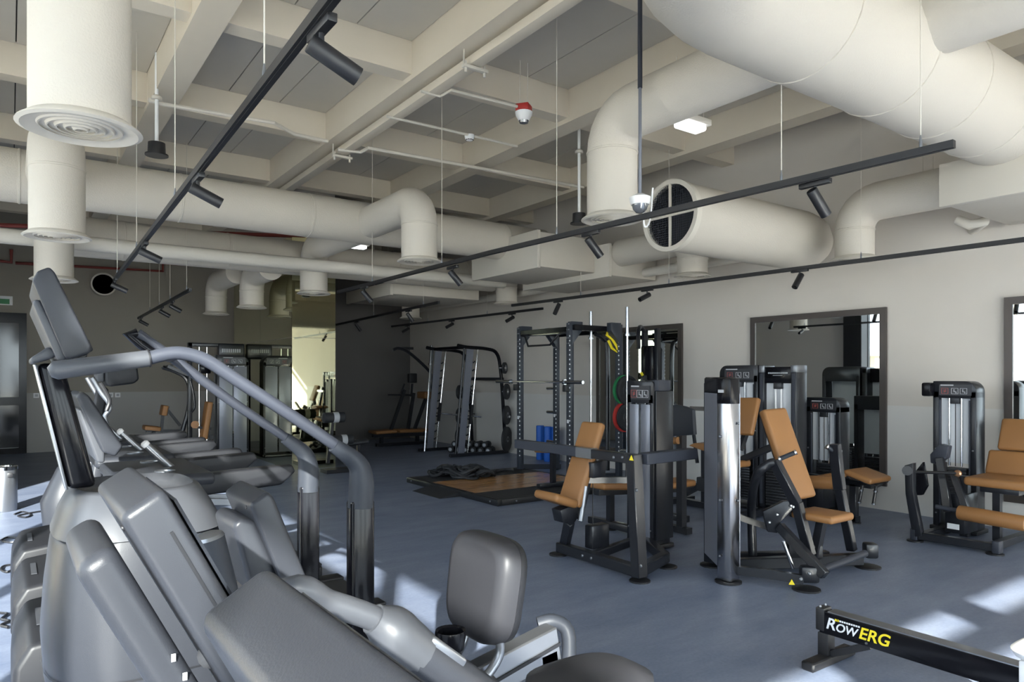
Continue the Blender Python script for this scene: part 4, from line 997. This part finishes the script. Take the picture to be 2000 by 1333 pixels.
part('head_pad', B().box(dk(805, 739, Yq), (.2, .12, .22), 0, .02), 'black', t)
part('head_post', B().bar(dk(805, 750, Yq), dk(803, 775, Yq), .04, .04, (0, 1, 0)), 'frame', t)
part('shoulder_pad', B().box(dk(830, 772, Yq), (.22, .4, .16), 0, .03, 3), 'orange', t)
for dy in (-.3, .3):
    part('long_arm', B().tube(smooth_path([dk(768, 684, Yq + dy), dk(780, 681, Yq + dy), dk(800, 690, Yq + dy), dk(838, 725, Yq + dy), dk(842, 745, Yq + dy), dk(848, 780, Yq + dy)], 5), .035, 8), 'frame', t)
part('arm_grip', B().cyl(dk(768, 685, Yq - .3), dk(768, 685, Yq + .3), .02, 8), 'black', t)
part('top_rail', B().bar(dk(778, 681, Yq), dk(806, 681, Yq), .08, .06), 'frame', t)
# roller bench beside the mirrored column
t = thing('roller_bench', 'black bench with two labelled foam rollers beside the mirrored column', 'bench', (4.75, 10.9, 0))
Yr = 10.9
for (px, py, r) in ((652, 816, .085), (668, 860, .085)):
    c = dk(px, py, Yr); 
    part('foam_roll', B().lathe([(r * .6, -.19), (r, -.17), (r, .17), (r * .6, .19)], c, 20, (1, 0, 0)), 'rubber', t)
    part('label_band', B().lathe([(r + .002, -.02), (r + .002, .07)], c, 20, (1, 0, 0)), 'print_grey', t)
part('upright', B().bar(dk(650, 820, Yr), dk(640, 905, Yr), .05, .05, (0, 1, 0)), 'frame', t)
part('rail', B().bar(dk(640, 872, Yr), dk(720, 862, Yr), .1, .09, bev=.03), 'rubber', t)
part('leg', B().bar(dk(700, 866, Yr), (dk(700, 866, Yr).x, Yr, .02), .05, .05, (0, 1, 0)), 'frame', t)
part('base_beam', B().bar((dk(632, 900, Yr).x, Yr, .03), (dk(705, 900, Yr).x, Yr, .03), .3, .06), 'frame', t)

# cable towers at the far left
t = thing('dual_cable_tower', 'pair of nested cable weight towers far back with pale blue panels', 'gym machine', (3.1, 14.2, 0), 'selector weight machines')
Yc = 13.67
xa, xb = dk(424, 800, Yc).x, dk(486, 800, Yc).x; ht = dk(460, 694, Yc).z
weight_tower(t, ((xa + xb) / 2, Yc, 0), X_, -Y_, xb - xa, .25, ht, 1, hh=.2, closed=True, stack=.5, rr=.16)
Yd = 14.4
xa2, xb2 = dk(368, 700, Yd).x, dk(478, 700, Yd).x; h2 = dk(430, 671, Yd).z
part('outer_upright', B().bb((xa2, Yd, .03), (xa2 + .07, Yd + .12, h2), .006), 'frame', t)
part('outer_top', B().bb((xa2, Yd, h2 - .07), (xb2 - .1, Yd + .12, h2), .006), 'frame', t)
part('outer_header', B().bb((xb2 - .5, Yd - .02, h2 - .3), (xb2, Yd + .12, h2), .03, 3), 'frame', t)
part('outer_upright', B().bb((xb2 - .08, Yd, .03), (xb2, Yd + .12, h2 - .2), .006), 'frame', t)
b = B()
for k in range(9): b.box((xb2 - .42 + .04 * k, Yd - .024, h2 - .14), (.026, .006, .07))
part('lettering', b, 'print_grey', t)
part('pulley_carriage', B().box(dk(400, 720, Yd), (.2, .12, .2), 0, .02), 'gloss_black', t)
for px in (390, 405): part('guide_rod', B().cyl((dk(px, 700, Yd).x, Yd + .03, .1), (dk(px, 700, Yd).x, Yd + .03, h2 - .08), .015, 8), 'chrome', t)
part('base_beam', B().bb((xa2, Yc - .1, 0), (xb, Yd + .15, .05), .006), 'frame', t)
t = thing('seated_row_seat', 'narrow orange backrest and small roller before the far cable towers', 'bench', (2.7, 12.9, 0))
Ye = 12.9
pad('backrest', t, dk(397, 858, Ye), dk(408, 785, Ye), Y_, .28, .09, front=1)
part('roller', B().cyl(dk(381, 830, Ye - .15), dk(381, 830, Ye + .15), .065, 18), 'orange', t)
part('post', B().bar(dk(412, 850, Ye), (dk(412, 850, Ye).x, Ye, .02), .06, .06, (0, 1, 0)), 'frame', t)
part('link', B().bar(dk(385, 835, Ye), dk(412, 838, Ye), .04, .04), 'frame', t)
part('base_beam', B().bar((dk(380, 880, Ye).x, Ye, .03), (dk(425, 880, Ye).x, Ye, .03), .3, .06), 'frame', t)
t = thing('ab_crunch_machine', 'curved black arm machine with small orange pads by the far wall', 'gym machine', (2.2, 14.6, 0))
Yf = 14.6
part('main_arm', B().tube(smooth_path([dk(318, 718, Yf), dk(340, 725, Yf), dk(362, 738, Yf), dk(370, 760, Yf), dk(368, 800, Yf), dk(356, 845, Yf), dk(352, 868, Yf)], 5), .04, 8), 'frame', t)
part('hand_arm', B().tube(smooth_path([dk(372, 745, Yf - .2), dk(378, 770, Yf - .2), dk(380, 795, Yf - .2), dk(374, 806, Yf - .2)], 5), .022, 8), 'frame', t)
part('top_grip', B().bar(dk(316, 720, Yf), dk(340, 712, Yf), .04, .04), 'black', t)
part('top_plate', B().bar(dk(325, 716, Yf), dk(368, 735, Yf), .3, .05), 'frame', t)
pad('backrest', t, dk(318, 812, Yf), dk(322, 792, Yf), Y_, .3, .1, front=1)
pad('seat', t, dk(280, 835, Yf), dk(312, 838, Yf), Y_, .34, .08, front=1)
part('seat_post', B().bar(dk(318, 812, Yf), dk(315, 845, Yf), .05, .05, (0, 1, 0)), 'frame', t)
part('diagonal', B().bar(dk(326, 800, Yf), dk(352, 832, Yf), .05, .05, (0, 1, 0)), 'frame', t)
part('seat_rail', B().bar(dk(285, 842, Yf), dk(355, 842, Yf), .06, .05), 'frame', t)
for px in (300, 350): part('leg', B().bar(dk(px, 842, Yf), (dk(px, 842, Yf).x, Yf, 0), .06, .06, (0, 1, 0)), 'frame', t)
# ================================================================ cardio row
def yprism(pix, Y, wd, bev=.012, seg=3):
    return B().prism([AY(x, y, Y) for x, y in pix], (0, wd, 0), bev, seg)
def xz(pts, Y, wd, bev=.012, seg=3):
    return B().prism([(x, Y, z) for x, z in pts], (0, wd, 0), bev, seg)
def sring(cx, cy, z, a, b_, n=32, e=3.0):
    out = []
    for i in range(n):
        q = 2 * math.pi * i / n; c, s = math.cos(q), math.sin(q)
        out.append(V((cx + a * math.copysign(abs(c) ** (2 / e), c), cy + b_ * math.copysign(abs(s) ** (2 / e), s), z)))
    return out
def copy_tree(o, dloc, parent=None):
    c = o.copy(); COL.objects.link(c); c.parent = parent
    if parent is None: c.location = V(o.location) + V(dloc)
    for ch in list(o.children): copy_tree(ch, dloc, c)
    return c
# ---- upright bikes
YA = 1.10
t = thing('upright_bike', 'grey upright bike with a slanted metallic console, nearest whole one at the lower left', 'exercise bike', (.7, 1.27, 0), 'cardio machines')
dn = V((.455, -.89))
def sl(x, z, L): return (x + dn.x * L, z + dn.y * L)
ft, bt = (.178, 1.392), (.121, 1.356)
cs = part('console', xz([bt, ft, sl(*ft, .46), sl(*bt, .46)], YA, .34, .013, 4), 'shell', t, 60)
part('screen', xz([(ft[0] + .004 + dn.x * .03, ft[1] + .002 + dn.y * .03), (ft[0] + .008 + dn.x * .03, ft[1] + .004 + dn.y * .03), (ft[0] + .008 + dn.x * .4, ft[1] + .004 + dn.y * .4), (ft[0] + .004 + dn.x * .4, ft[1] + .002 + dn.y * .4)], YA + .03, .28, 0), 'screen', cs)
part('edge_seam', B().bar((sl(ft[0] - .018, ft[1] - .011, .06)[0], YA - .001, sl(ft[0] - .018, ft[1] - .011, .06)[1]), (sl(ft[0] - .018, ft[1] - .011, .42)[0], YA - .001, sl(ft[0] - .018, ft[1] - .011, .42)[1]), .004, .004), 'shell_dark', cs)
part('screw', B().lathe([(.005, 0), (.005, .002), (0, .002)], (.1305, YA + .03, 1.335), 10, (-.89, 0, -.455)), 'black', cs)
hz = part('rear_housing', xz([(.068, 1.285), (.118, 1.315), (.335, .88), (.285, .855)], YA + .03, .28, .022, 5), 'shell', t, 60)
for L in (.2, .235): part('label', B().box((.118 + .217 * L / .486 * 1.0 - .012, YA + .029, 1.315 - .435 * L / .486), (.006, .002, .011)), 'label', hz)
part('mast', B().bar((.30, 1.27, 1.0), (.55, 1.27, .42), .13, .1, (0, 1, 0), bev=.03, seg=3), 'shell_dark', t)
part('flywheel_shroud', B().loft([sring(.62, 1.27, .06, .30, .09), sring(.62, 1.27, .2, .38, .12), sring(.62, 1.27, .4, .33, .12), sring(.60, 1.27, .55, .16, .08), sring(.60, 1.27, .6, .05, .03)]), 'shell', t, 60)
part('base_tube', B().bar((.2, 1.27, .05), (1.35, 1.27, .05), .1, .08, bev=.02), 'shell_dark', t)
for x in (.25, 1.32): part('floor_bar', B().bar((x, 1.0, .035), (x, 1.54, .035), .08, .06, bev=.02), 'shell_dark', t)
part('seat_tube', B().bar((.95, 1.27, .1), (1.13, 1.27, .72), .07, .07, (0, 1, 0), bev=.015), 'shell_dark', t)
part('saddle', B().loft([sring(1.16, 1.27, .755, .10, .10), sring(1.14, 1.27, .79, .155, .125), sring(1.14, 1.27, .825, .15, .12), sring(1.14, 1.27, .845, .10, .075)]), 'grey_pad', t, 60)
part('crank_arm', B().bar((.62, 1.13, .38), (.74, 1.12, .28), .02, .03), 'silver', t); part('pedal', B().box((.74, 1.07, .27), (.1, .09, .03), 0, .008), 'black', t)
part('crank_arm', B().bar((.62, 1.41, .38), (.50, 1.42, .48), .02, .03), 'silver', t); part('pedal', B().box((.50, 1.47, .49), (.1, .09, .03), 0, .008), 'black', t)
for Yh, m in ((1.02, 1),):
    H = [AY(x, y, 1.02) for x, y in ((560, 1155), (640, 1178), (722, 1205), (755, 1225), (800, 1262), (880, 1318), (960, 1372))]
    H = [V((p.x, Yh, p.z)) for p in H]
    hb = part('handlebar', B().tube(smooth_path([H[4], H[5], H[6]], 4), .034, 16), 'shell', t, 60)
    part('handle_joint', B().tube(smooth_path([H[2].lerp(H[3], .2), H[3], H[3].lerp(H[4], .6), H[4] + V((.02, 0, -.015))], 4), [.024, .026, .029, .033, .037, .040, .041, .041, .040, .039, .038, .036, .035], 14), 'shell_light', t, 50)
    part('handle_arm', B().tube(smooth_path([V((.26, 1.2 if m else 1.34, 1.10)), H[0], H[1], H[2], H[3]], 5), .020, 12), 'shell_light', t, 60)
    d = (H[5] - H[4]).normalized(); up = V((-d.z, 0, d.x)); 
    part('pulse_plate', obox(B(), H[4].lerp(H[5], .55) + up * .024 - V((0, .014, 0)), d, V((0, 1, 0)), up, (.085, .026, .02), .006, 3), 'silver', hb)
BIKE = t
c = copy_tree(BIKE, (0, -.83, 0)); c['label'] = 'upright bike cut by the bottom edge, its large pale console top closest to the camera'
# ---- recumbent bike
t = thing('recumbent_bike', 'recumbent bike with a grey padded backrest beside the stair climber', 'exercise bike', (1.0, 2.05, 0), 'cardio machines')
YB2 = 1.93
cs = part('console', yprism([(488, 987), (523, 960), (536, 972), (604, 1138), (597, 1153), (560, 1162)], YB2, .28, .016, 4), 'shell', t, 60)
part('rear_housing', yprism([(455, 1027), (470, 1013), (502, 1020), (540, 1115), (545, 1165), (492, 1165)], YB2 + .03, .22, .014, 4), 'shell', t, 60)
part('screw', B().lathe([(.005, 0), (.005, .003), (0, .003)], AY(489, 986, YB2) + V((-.004, .02, -.01)), 10, (-1, 0, 0)), 'black', cs)
p = AY(585, 1150, 2.05)
part('mast', B().bar(p, (.80, 2.05, .45), .11, .11, (0, 1, 0), bev=.03, seg=3), 'shell_dark', t)
part('drive_shroud', B().loft([sring(.72, 2.05, .06, .34, .12), sring(.74, 2.05, .25, .40, .14), sring(.76, 2.05, .45, .32, .12), sring(.78, 2.05, .6, .12, .07)]), 'shell', t, 60)
g0, g1 = AY(408, 1052, 1.80), AY(438, 1170, 1.80)
gp = part('front_grip', B().cyl(g0, g1, .036, 18), 'grey_arm', t); part('grip_cap', B().lathe([(.037, 0), (.033, .008), (.018, .014), (0, .015)], g0, 18, g0 - g1), 'silver', gp)
part('front_grip_stem', B().cyl(g1, (.72, 1.98, .75), .03, 12), 'shell_dark', t)
k0, k1 = AY(940, 1345, 2.05), AY(1082, 1252, 2.05)
part('seat_track', B().bar(V((.85, 2.05, .40)), k1, .13, .07, (0, 1, 0), bev=.006), 'silver', t)
part('track_groove', B().bar(k0 + V((0, -.036, .02)), k1 + V((0, -.036, .0)), .01, .012), 'shell_dark', t)
part('track_end_cap', B().tube(smooth_path([k1 + V((-.03, .06, .05)), k1 + V((.02, .03, .06)), k1 + V((.05, -.02, .03)), k1 + V((.03, -.05, -.09))], 4), .028, 10), 'grey_arm', t)
part('rear_leg', B().bar(k1 + V((-.05, 0, -.02)), (k1.x + .02, 2.05, .03), .09, .07, (0, 1, 0), bev=.01), 'shell_dark', t)
part('base_tube', B().bar((.35, 2.05, .05), (1.65, 2.05, .05), .1, .08, bev=.02), 'shell_dark', t)
for x in (.4, 1.62): part('floor_bar', B().bar((x, 1.78, .035), (x, 2.32, .035), .08, .06, bev=.02), 'shell_dark', t)
s0, s1 = AY(932, 1248, 2.1), AY(955, 1042, 2.1)
up = (s1 - s0).normalized(); nrm = V((-up.z, 0, up.x)); L = (s1 - s0).length
def padring(off, sc, wsc=1.0):
    out = []
    for i in range(40):
        q = 2 * math.pi * i / 40; c, s = math.cos(q), math.sin(q)
        yy = .185 * wsc * math.copysign(abs(c) ** (2 / 3.6), c); hh = L * .5 * sc * math.copysign(abs(s) ** (2 / 4.2), s)
        yy *= 1.0 + .05 * (hh / (L * .5)) - .10 * max(0, -hh / (L * .5) - .5)
        out.append(s0.lerp(s1, .5) + up * hh + V((0, yy, 0)) + nrm * off)
    return out
part('backrest', B().loft([padring(.055, .80, .75), padring(.05, .90, .88), padring(.03, .98, .97), padring(.0, 1.0, 1.0), padring(-.02, 1.0, 1.0)]), 'grey_pad', t, 70)
part('backrest_shell', B().loft([padring(-.021, 1.0, 1.0), padring(-.05, .97, .97), padring(-.065, .85, .82)]), 'shell_dark', t, 70)
for yy, px in ((2.2, 900), (1.98, 950)):
    b0 = V((s0.x + .01, yy, s0.z + .06)); part('backrest_tube', B().tube(smooth_path([b0, b0 + V((-.0, 0, -.09)), V((s0.x - .08, yy - .03 * (yy > 2.05), .50))], 5), .016, 12), 'silver', t)
part('seat', B().loft([sring(1.12, 2.05, .455, .20, .17), sring(1.12, 2.05, .49, .23, .20), sring(1.12, 2.05, .535, .22, .19), sring(1.12, 2.05, .55, .15, .13)]), 'grey_pad', t, 60)
q = AY(880, 1238, 2.0)
part('cup_holder', B().lathe([(.03, -.06), (.045, -.05), (.052, .0), (.05, .012), (.042, .006), (.036, -.03), (0, -.035)], q, 20), 'gloss_black', t)
part('cup_holder_arm', B().bar(q + V((0, 0, -.04)), (q.x + .08, 2.05, .50), .04, .03), 'shell_dark', t)
# ---- stair climber
t = thing('stair_climber', 'tall stair climber with long grey handrails and a barrel shaped metallic front', 'stair climber', (.6, 2.82, 0), 'cardio machines')
cyc = 2.82
bd = part('front_shroud', B().loft([sring(.42, cyc, .42, .295, .345), sring(.40, cyc, .55, .31, .36), sring(.385, cyc, .7, .305, .36), sring(.375, cyc, .85, .285, .35), sring(.37, cyc, 1.0, .262, .33), sring(.37, cyc, 1.03, .25, .32)]), 'shell', t, 70)
part('top_collar', B().loft([sring(.37, cyc, 1.032, .262, .33), sring(.365, cyc, 1.10, .235, .30), sring(.36, cyc, 1.165, .2, .25), sring(.36, cyc, 1.175, .18, .225), sring(.36, cyc, 1.15, .16, .20)]), 'shell_light', t, 70)
part('lower_band', B().loft([sring(.42, cyc, .36, .31, .355), sring(.42, cyc, .38, .318, .365), sring(.42, cyc, .41, .318, .365), sring(.42, cyc, .425, .30, .35)]), 'shell_light', t, 70)
part('lower_shroud', B().loft([sring(.52, cyc, .02, .32, .33), sring(.46, cyc, .2, .30, .335), sring(.42, cyc, .36, .295, .34)]), 'shell', t, 70)
part('seam_ring', B().loft([sring(.395, cyc, .60, .312, .364), sring(.395, cyc, .606, .312, .364)], False), 'shell_dark', bd)
for k in range(5):
    x = .62 + .12 * k; part('step', B().bb((x, 2.55, .78 - .15 * k), (x + .22, 3.09, .81 - .15 * k), .006), 'rubber', t)
for Yp in (2.49, 3.11): part('side_skirt', xz([(.6, .06), (1.22, .06), (1.22, .25), (.75, .72), (.6, .72)], Yp, .04, .01), 'shell_dark', t)
part('mast', yprism([(72, 710), (124, 710), (190, 952), (133, 958)], 2.72, .2, .02, 3), 'gloss_black', t)
part('mast_strip', yprism([(64, 712), (72, 711), (134, 957), (127, 959)], 2.715, .04, .004, 2), 'silver', t)
part('mast_strip', yprism([(64, 712), (72, 711), (134, 957), (127, 959)], 2.90, .03, .004, 2), 'silver', t)
part('console', yprism([(63, 548), (72, 530), (96, 521), (107, 531), (179, 676), (176, 690), (136, 704), (127, 698)], 2.57, .5, .014, 4), 'shell', t, 60)
part('rear_housing', yprism([(63, 592), (69, 584), (80, 588), (136, 694), (126, 706), (113, 704)], 2.6, .44, .008, 3), 'shell_light', t, 60)
part('console_bracket', yprism([(59, 700), (95, 677), (114, 690), (104, 700), (62, 711)], 2.66, .3, .008, 3), 'shell_light', t)
part('phone_holder', yprism([(160, 670), (174, 662), (183, 685), (168, 692)], 2.62, .12, .006), 'black', t)
part('holder_arm', yprism([(128, 702), (172, 690), (168, 703), (140, 708)], 2.66, .3, .006), 'black', t)
NR = [AY(x, y, 2.45) for x, y in ((704, 960), (703, 925), (690, 898), (662, 875), (560, 806), (460, 741), (415, 711), (385, 697), (350, 690), (320, 693), (292, 700))]
nr = part('handrail', B().tube(smooth_path(NR, 5), .0215, 14), 'rail_grey', t, 60)
G = [AY(x, y, 2.45) for x, y in ((292, 700), (200, 712), (108, 724), (96, 728))]
part('grip', B().tube([G[0], G[1], G[2], G[3]], [.026, .027, .028, .015], 18), 'shell_light', nr, 60)
part('grip_ring', B().cyl(G[0], G[0].lerp(G[1], .03), .0285, 18), 'black', nr)
FR = [AY(x, y, 3.2) for x, y in ((602, 935), (600, 905), (588, 880), (565, 860), (460, 790), (340, 702), (268, 651))]
fr_ = part('handrail', B().tube(smooth_path(FR, 5), .0205, 14), 'rail_grey', t, 60)
part('grip', B().tube([FR[-1], AY(250, 655, 3.2), AY(275, 672, 3.2), AY(312, 698, 3.2)], .022, 14), 'gloss_black', fr_, 60)
part('rail_bridge', B().cyl(NR[8], AY(330, 700, 3.2), .018, 12), 'rail_grey', t)
part('grip_stay', B().cyl(G[2], (G[2].x + .03, 2.72, G[2].z + .0), .02, 12), 'rail_grey', t)
for P_, Yp, e in ((NR, 2.45, 0), (FR, 3.2, 0)):
    p = P_[0]
    cv = part('post_cover', B().tube(smooth_path([P_[3] + V((-.02, 0, .01)), P_[2] + V((.01, 0, -.01)), P_[1] + V((.005, 0, -.02)), P_[0] + V((0, 0, -.06))], 5), [.026 + .002 * min(i, 11) for i in range(16)], 14), 'grey_arm', t, 60)
    part('post', B().bb((p.x - .045, Yp - .032, .03), (p.x + .045, Yp + .032, p.z - .03), .012, 3), 'gloss_black', t)
    part('post_foot', B().bb((p.x - .25, Yp - .06, 0), (p.x + .12, Yp + .06, .06), .02, 3), 'shell_dark', t)
# ---- treadmills
t = thing('treadmill', 'treadmill nearest the stair climber with dark slab arms', 'treadmill', (1.0, 4.3, 0), 'treadmills in a row by the windows')
cy = 4.3
part('deck', B().bb((.4, cy - .38, .07), (1.87, cy + .38, .16), .02, 3), 'shell_dark', t)
part('belt', B().bb((.5, cy - .26, .16), (1.84, cy + .26, .172), .004), 'rubber', t)
for s in (-1, 1): part('side_rail', B().bb((.45, cy + s * .33 - .06, .16), (1.86, cy + s * .33 + .06, .18), .008), 'shell_dark', t)
part('base_foot', B().bb((.1, cy - .38, 0), (.5, cy + .38, .07), .01), 'black', t); part('base_foot', B().bb((1.5, cy - .36, 0), (1.75, cy + .36, .07), .01), 'black', t)
hd = part('motor_hood', B().prism([(0.0, cy - .41, .04), (0.01, cy - .41, .22), (.07, cy - .41, .32), (.40, cy - .41, .36), (.55, cy - .41, .22), (.55, cy - .41, .04)], (0, .82, 0), .03, 4), 'shell_dark', t, 60)
part('hood_label', B().box((.12, cy + .0, .333), (.03, .3, .004), .0), 'shell_light', hd)
for s in (-1, 1): part('upright', B().bar((.38, cy + s * .37, .15), (.52, cy + s * .36, 1.02), .07, .12, (0, 1, 0), bev=.02, seg=3), 'shell', t)
part('console', yprism([(148, 776), (160, 764), (175, 774), (241, 872), (226, 893), (200, 884)], 4.02, .56, .014, 4), 'shell', t, 60)
part('rear_housing', yprism([(150, 800), (162, 800), (205, 880), (205, 905), (190, 905)], 4.06, .48, .012, 3), 'shell_light', t, 60)
tr = part('tray', B().bb((.42, cy - .42, .98), (.88, cy + .42, 1.05), .03, 4), 'shell', t, 60)
for dy in (-.25, .25): part('cup_well', B().lathe([(.036, -.02), (.045, .006), (.05, .008), (.05, .0), (.036, -.02)], (.66, cy + dy, 1.05), 20), 'silver', tr)
for s in (-1, 1):
    yy = cy + s * .37 - .04
    part('side_arm', xz([(.6, 1.035), (1.28, 1.06), (1.30, 1.02), (1.22, .95), (.62, .92)], yy, .09, .014, 3), 'shell_dark', t, 60)
h0, h1 = AY(287, 871, 4.3), AY(348, 926, 4.3)
part('centre_handle', B().cyl(h0, h1, .02, 14), 'silver', t); part('handle_end', B().lathe([(.021, 0), (.022, .02), (.012, .03), (0, .03)], h0, 14, h0 - h1), 'white', t)
part('handle_stem', B().bar(h1, (.62, cy, 1.03), .05, .04), 'shell_dark', t)
TM = t
for k, lab in ((1, 'second treadmill from the stair climber'), (2, 'third treadmill from the stair climber, far end of its row')):
    c = copy_tree(TM, (0, 1.08 * k, 0)); c['label'] = lab
# ---- cross trainer beyond the treadmills
t = thing('cross_trainer', 'cross trainer with bent silver and black swing arms beyond the treadmills', 'cross trainer', (.8, 7.75, 0), 'cardio machines')
Ye = 7.75
part('base', B().bb((.3, Ye - .3, 0), (2.0, Ye + .3, .1), .03), 'shell_dark', t)
part('drive_housing', B().loft([sring(.6, Ye, .08, .35, .2), sring(.6, Ye, .4, .38, .22), sring(.6, Ye, .7, .25, .16), sring(.6, Ye, .8, .1, .08)]), 'shell', t, 60)
part('mast', B().bar((.6, Ye, .7), (.72, Ye, 1.45), .1, .1, (0, 1, 0), bev=.02), 'shell_dark', t)
part('console', yprism([(207, 716), (268, 708), (272, 742), (262, 750), (214, 756), (207, 748)], Ye - .2, .5, .02, 3), 'shell_dark', t, 60)
part('console_bracket', yprism([(188, 718), (204, 716), (204, 746), (190, 746)], Ye - .1, .3, .01), 'shell_light', t)
for dy, ox in ((-.33, 0), (.33, -10)):
    part('swing_arm', B().tube(smooth_path([AY(x + ox, y, Ye + dy) for x, y in ((180, 738), (198, 768), (212, 786), (214, 800), (205, 815), (212, 840), (222, 880))], 5), .022, 10), 'silver', t)
    part('hand_grip', B().tube(smooth_path([AY(x + ox, y, Ye + dy - .03) for x, y in ((196, 748), (208, 768), (214, 785), (208, 803))], 5), .018, 8), 'black', t)
    part('pedal', B().bb((1.0, Ye + dy * .5 - .08, .3), (1.4, Ye + dy * .5 + .08, .35), .02), 'rubber', t)
    part('pedal_rail', B().bar((.6, Ye + dy * .5, .4), (1.9, Ye + dy * .5, .25), .05, .06), 'silver', t)
# ---- steel bin
t = thing('waste_bin', 'polished steel cylinder bin at the left edge', 'bin', (-.06, 10.0, 0))
part('body', B().lathe([(.125, 0), (.13, .01), (.13, .47), (.128, .475)], (-.06, 10.0, 0), 28), 'silver', t)
part('lid', B().lathe([(.135, .475), (.135, .51), (.12, .52), (.08, .515), (.075, .49), (0, .49)], (-.06, 10.0, 0), 28), 'chrome', t)
part('opening', B().box((.0, 9.872, .42), (.05, .02, .05), 0, .004), 'black', t)
# ---- cables on the sunny floor
for k, (pts, lab) in enumerate((([(28, 1005), (45, 1000), (60, 1006), (50, 1011), (35, 1008), (62, 1002), (100, 996)], 'tangled black cable on the sunny floor near the steel bin'), ([(2, 1056), (15, 1050), (35, 1052), (42, 1057), (20, 1060), (5, 1058)], 'coiled black cable beside the third treadmill hood'), ([(28, 1103), (8, 1106), (2, 1113), (12, 1118), (24, 1114)], 'loop of black cable beside the second treadmill hood'), ([(0, 1198), (14, 1200), (3, 1210), (18, 1214), (2, 1222), (16, 1226)], 'wavy black cables at the left edge of the floor'))):
    pp = smooth_path([Z(x, y, .012) for x, y in pts], 5)
    single('floor_cable', B().tube(pp, .009, 6), 'black', lab, 'cable')
# ---- rowing machine
t = thing('rowing_machine', 'black rowing machine with a long rail lettered in white and yellow', 'rowing machine', (3.6, 1.2, 0), 'cardio machines')
XR0, XR1 = 3.565, 3.635; zt, zb = .285, .165
ye = AX(1600, 1200, XR0).y
rl = part('rail', B().bb((XR0, -.35, zb), (XR1, ye, zt), .005), 'gloss_black', t)
part('rail_top', B().bb((XR0 - .003, -.35, zt), (XR1 + .003, ye - .05, zt + .006)), 'silver', rl)
part('rail_end', B().bb((XR0 - .006, ye - .03, zb + .01), (XR1 + .006, ye + .02, zt + .014), .008), 'black', t)
bolts(t, [(XR0 + .01, ye, zt + .014), (XR1 - .01, ye, zt + .014)], Z_, .007); bolts(t, [(XR0 - .001, ye - .26, zb + .02)], -X_, .007)
part('rear_leg', B().bb((XR0, ye - .05, .03), (XR1, ye + .01, zb), .004), 'black', t)
part('leg_brace', B().bar((3.6, ye - .26, zb), (3.6, ye - .04, .05), .03, .035), 'black', t)
part('floor_bar', B().bar((3.40, ye - .03, .025), (3.82, ye - .03, .025), .075, .05, bev=.01), 'black', t)
st = B().loft([sring(3.6, 1.06, zt + .04, .07, .12), sring(3.6, 1.06, zt + .07, .14, .15), sring(3.6, 1.06, zt + .10, .17, .16), sring(3.6, 1.06, zt + .115, .14, .13)])
part('seat', st, 'white', t, 60)
part('seat_carriage', B().bb((3.53, .95, zb + .05), (3.67, 1.19, zt + .045), .012), 'white', t)
part('foot_stretcher', B().bb((3.42, -.3, .12), (3.78, -.12, .3), .02), 'black', t)
part('flywheel', B().lathe([(.05, -.06), (.24, -.06), (.27, -.03), (.27, .03), (.24, .06), (.05, .06)], (3.6, -.65, .38), 32, (1, 0, 0)), 'gloss_black', t)
part('front_frame', B().bar((3.6, -.35, .22), (3.6, -.9, .1), .07, .09), 'gloss_black', t)
part('front_foot', B().bar((3.3, -.9, .03), (3.9, -.9, .03), .08, .06, bev=.01), 'black', t)
def text(name, s, org, size, m, parent, shear=.25):
    c = bpy.data.curves.new(name, 'FONT'); c.body = s; c.size = size; c.extrude = .001; c.shear = shear; c.offset = size * .018
    o = bpy.data.objects.new('tmp', c); COL.objects.link(o); bpy.context.view_layer.update()
    me = bpy.data.meshes.new_from_object(o.evaluated_get(bpy.context.evaluated_depsgraph_get()))
    wd = max(v.co.x for v in me.vertices)
    bpy.data.objects.remove(o)
    R = M(((0, 0, -1), (-1, 0, 0), (0, 1, 0)))     # text x -> -Y, text y -> +Z, facing -X
    off = V(rootloc(parent))
    for v in me.vertices: v.co = R @ v.co + V(org) - off
    me.materials.clear(); me.materials.append(MAT[m]); me.name = name
    ob = bpy.data.objects.new(name, me); COL.objects.link(ob); ob.parent = parent
    return wd
xw = XR0 - .003; y0 = AX(1613, 1222, XR0).y
w1 = text('lettering', 'R', (xw, y0, zb + .035), .085, 'label', rl)
w2 = text('lettering', 'OW', (xw, y0 - w1 * 1.0, zb + .035), .062, 'label', rl)
w3 = text('lettering', 'ERG', (xw, y0 - w1 * 1.0 - w2 * .97, zb + .035), .085, 'yellow', rl)
b = B()
for k in range(9): b.box((xw, y0 - w1 - .028 - .0125 * k, zb + .092), (.002, .009, .009))
part('maker_line', b, 'label', rl)
part('maker_mark', B().box((xw, y0 - w1 - .004, zb + .092), (.002, .011, .011)).box((xw, y0 - w1 - .017, zb + .092), (.002, .007, .011)), 'yellow', rl)
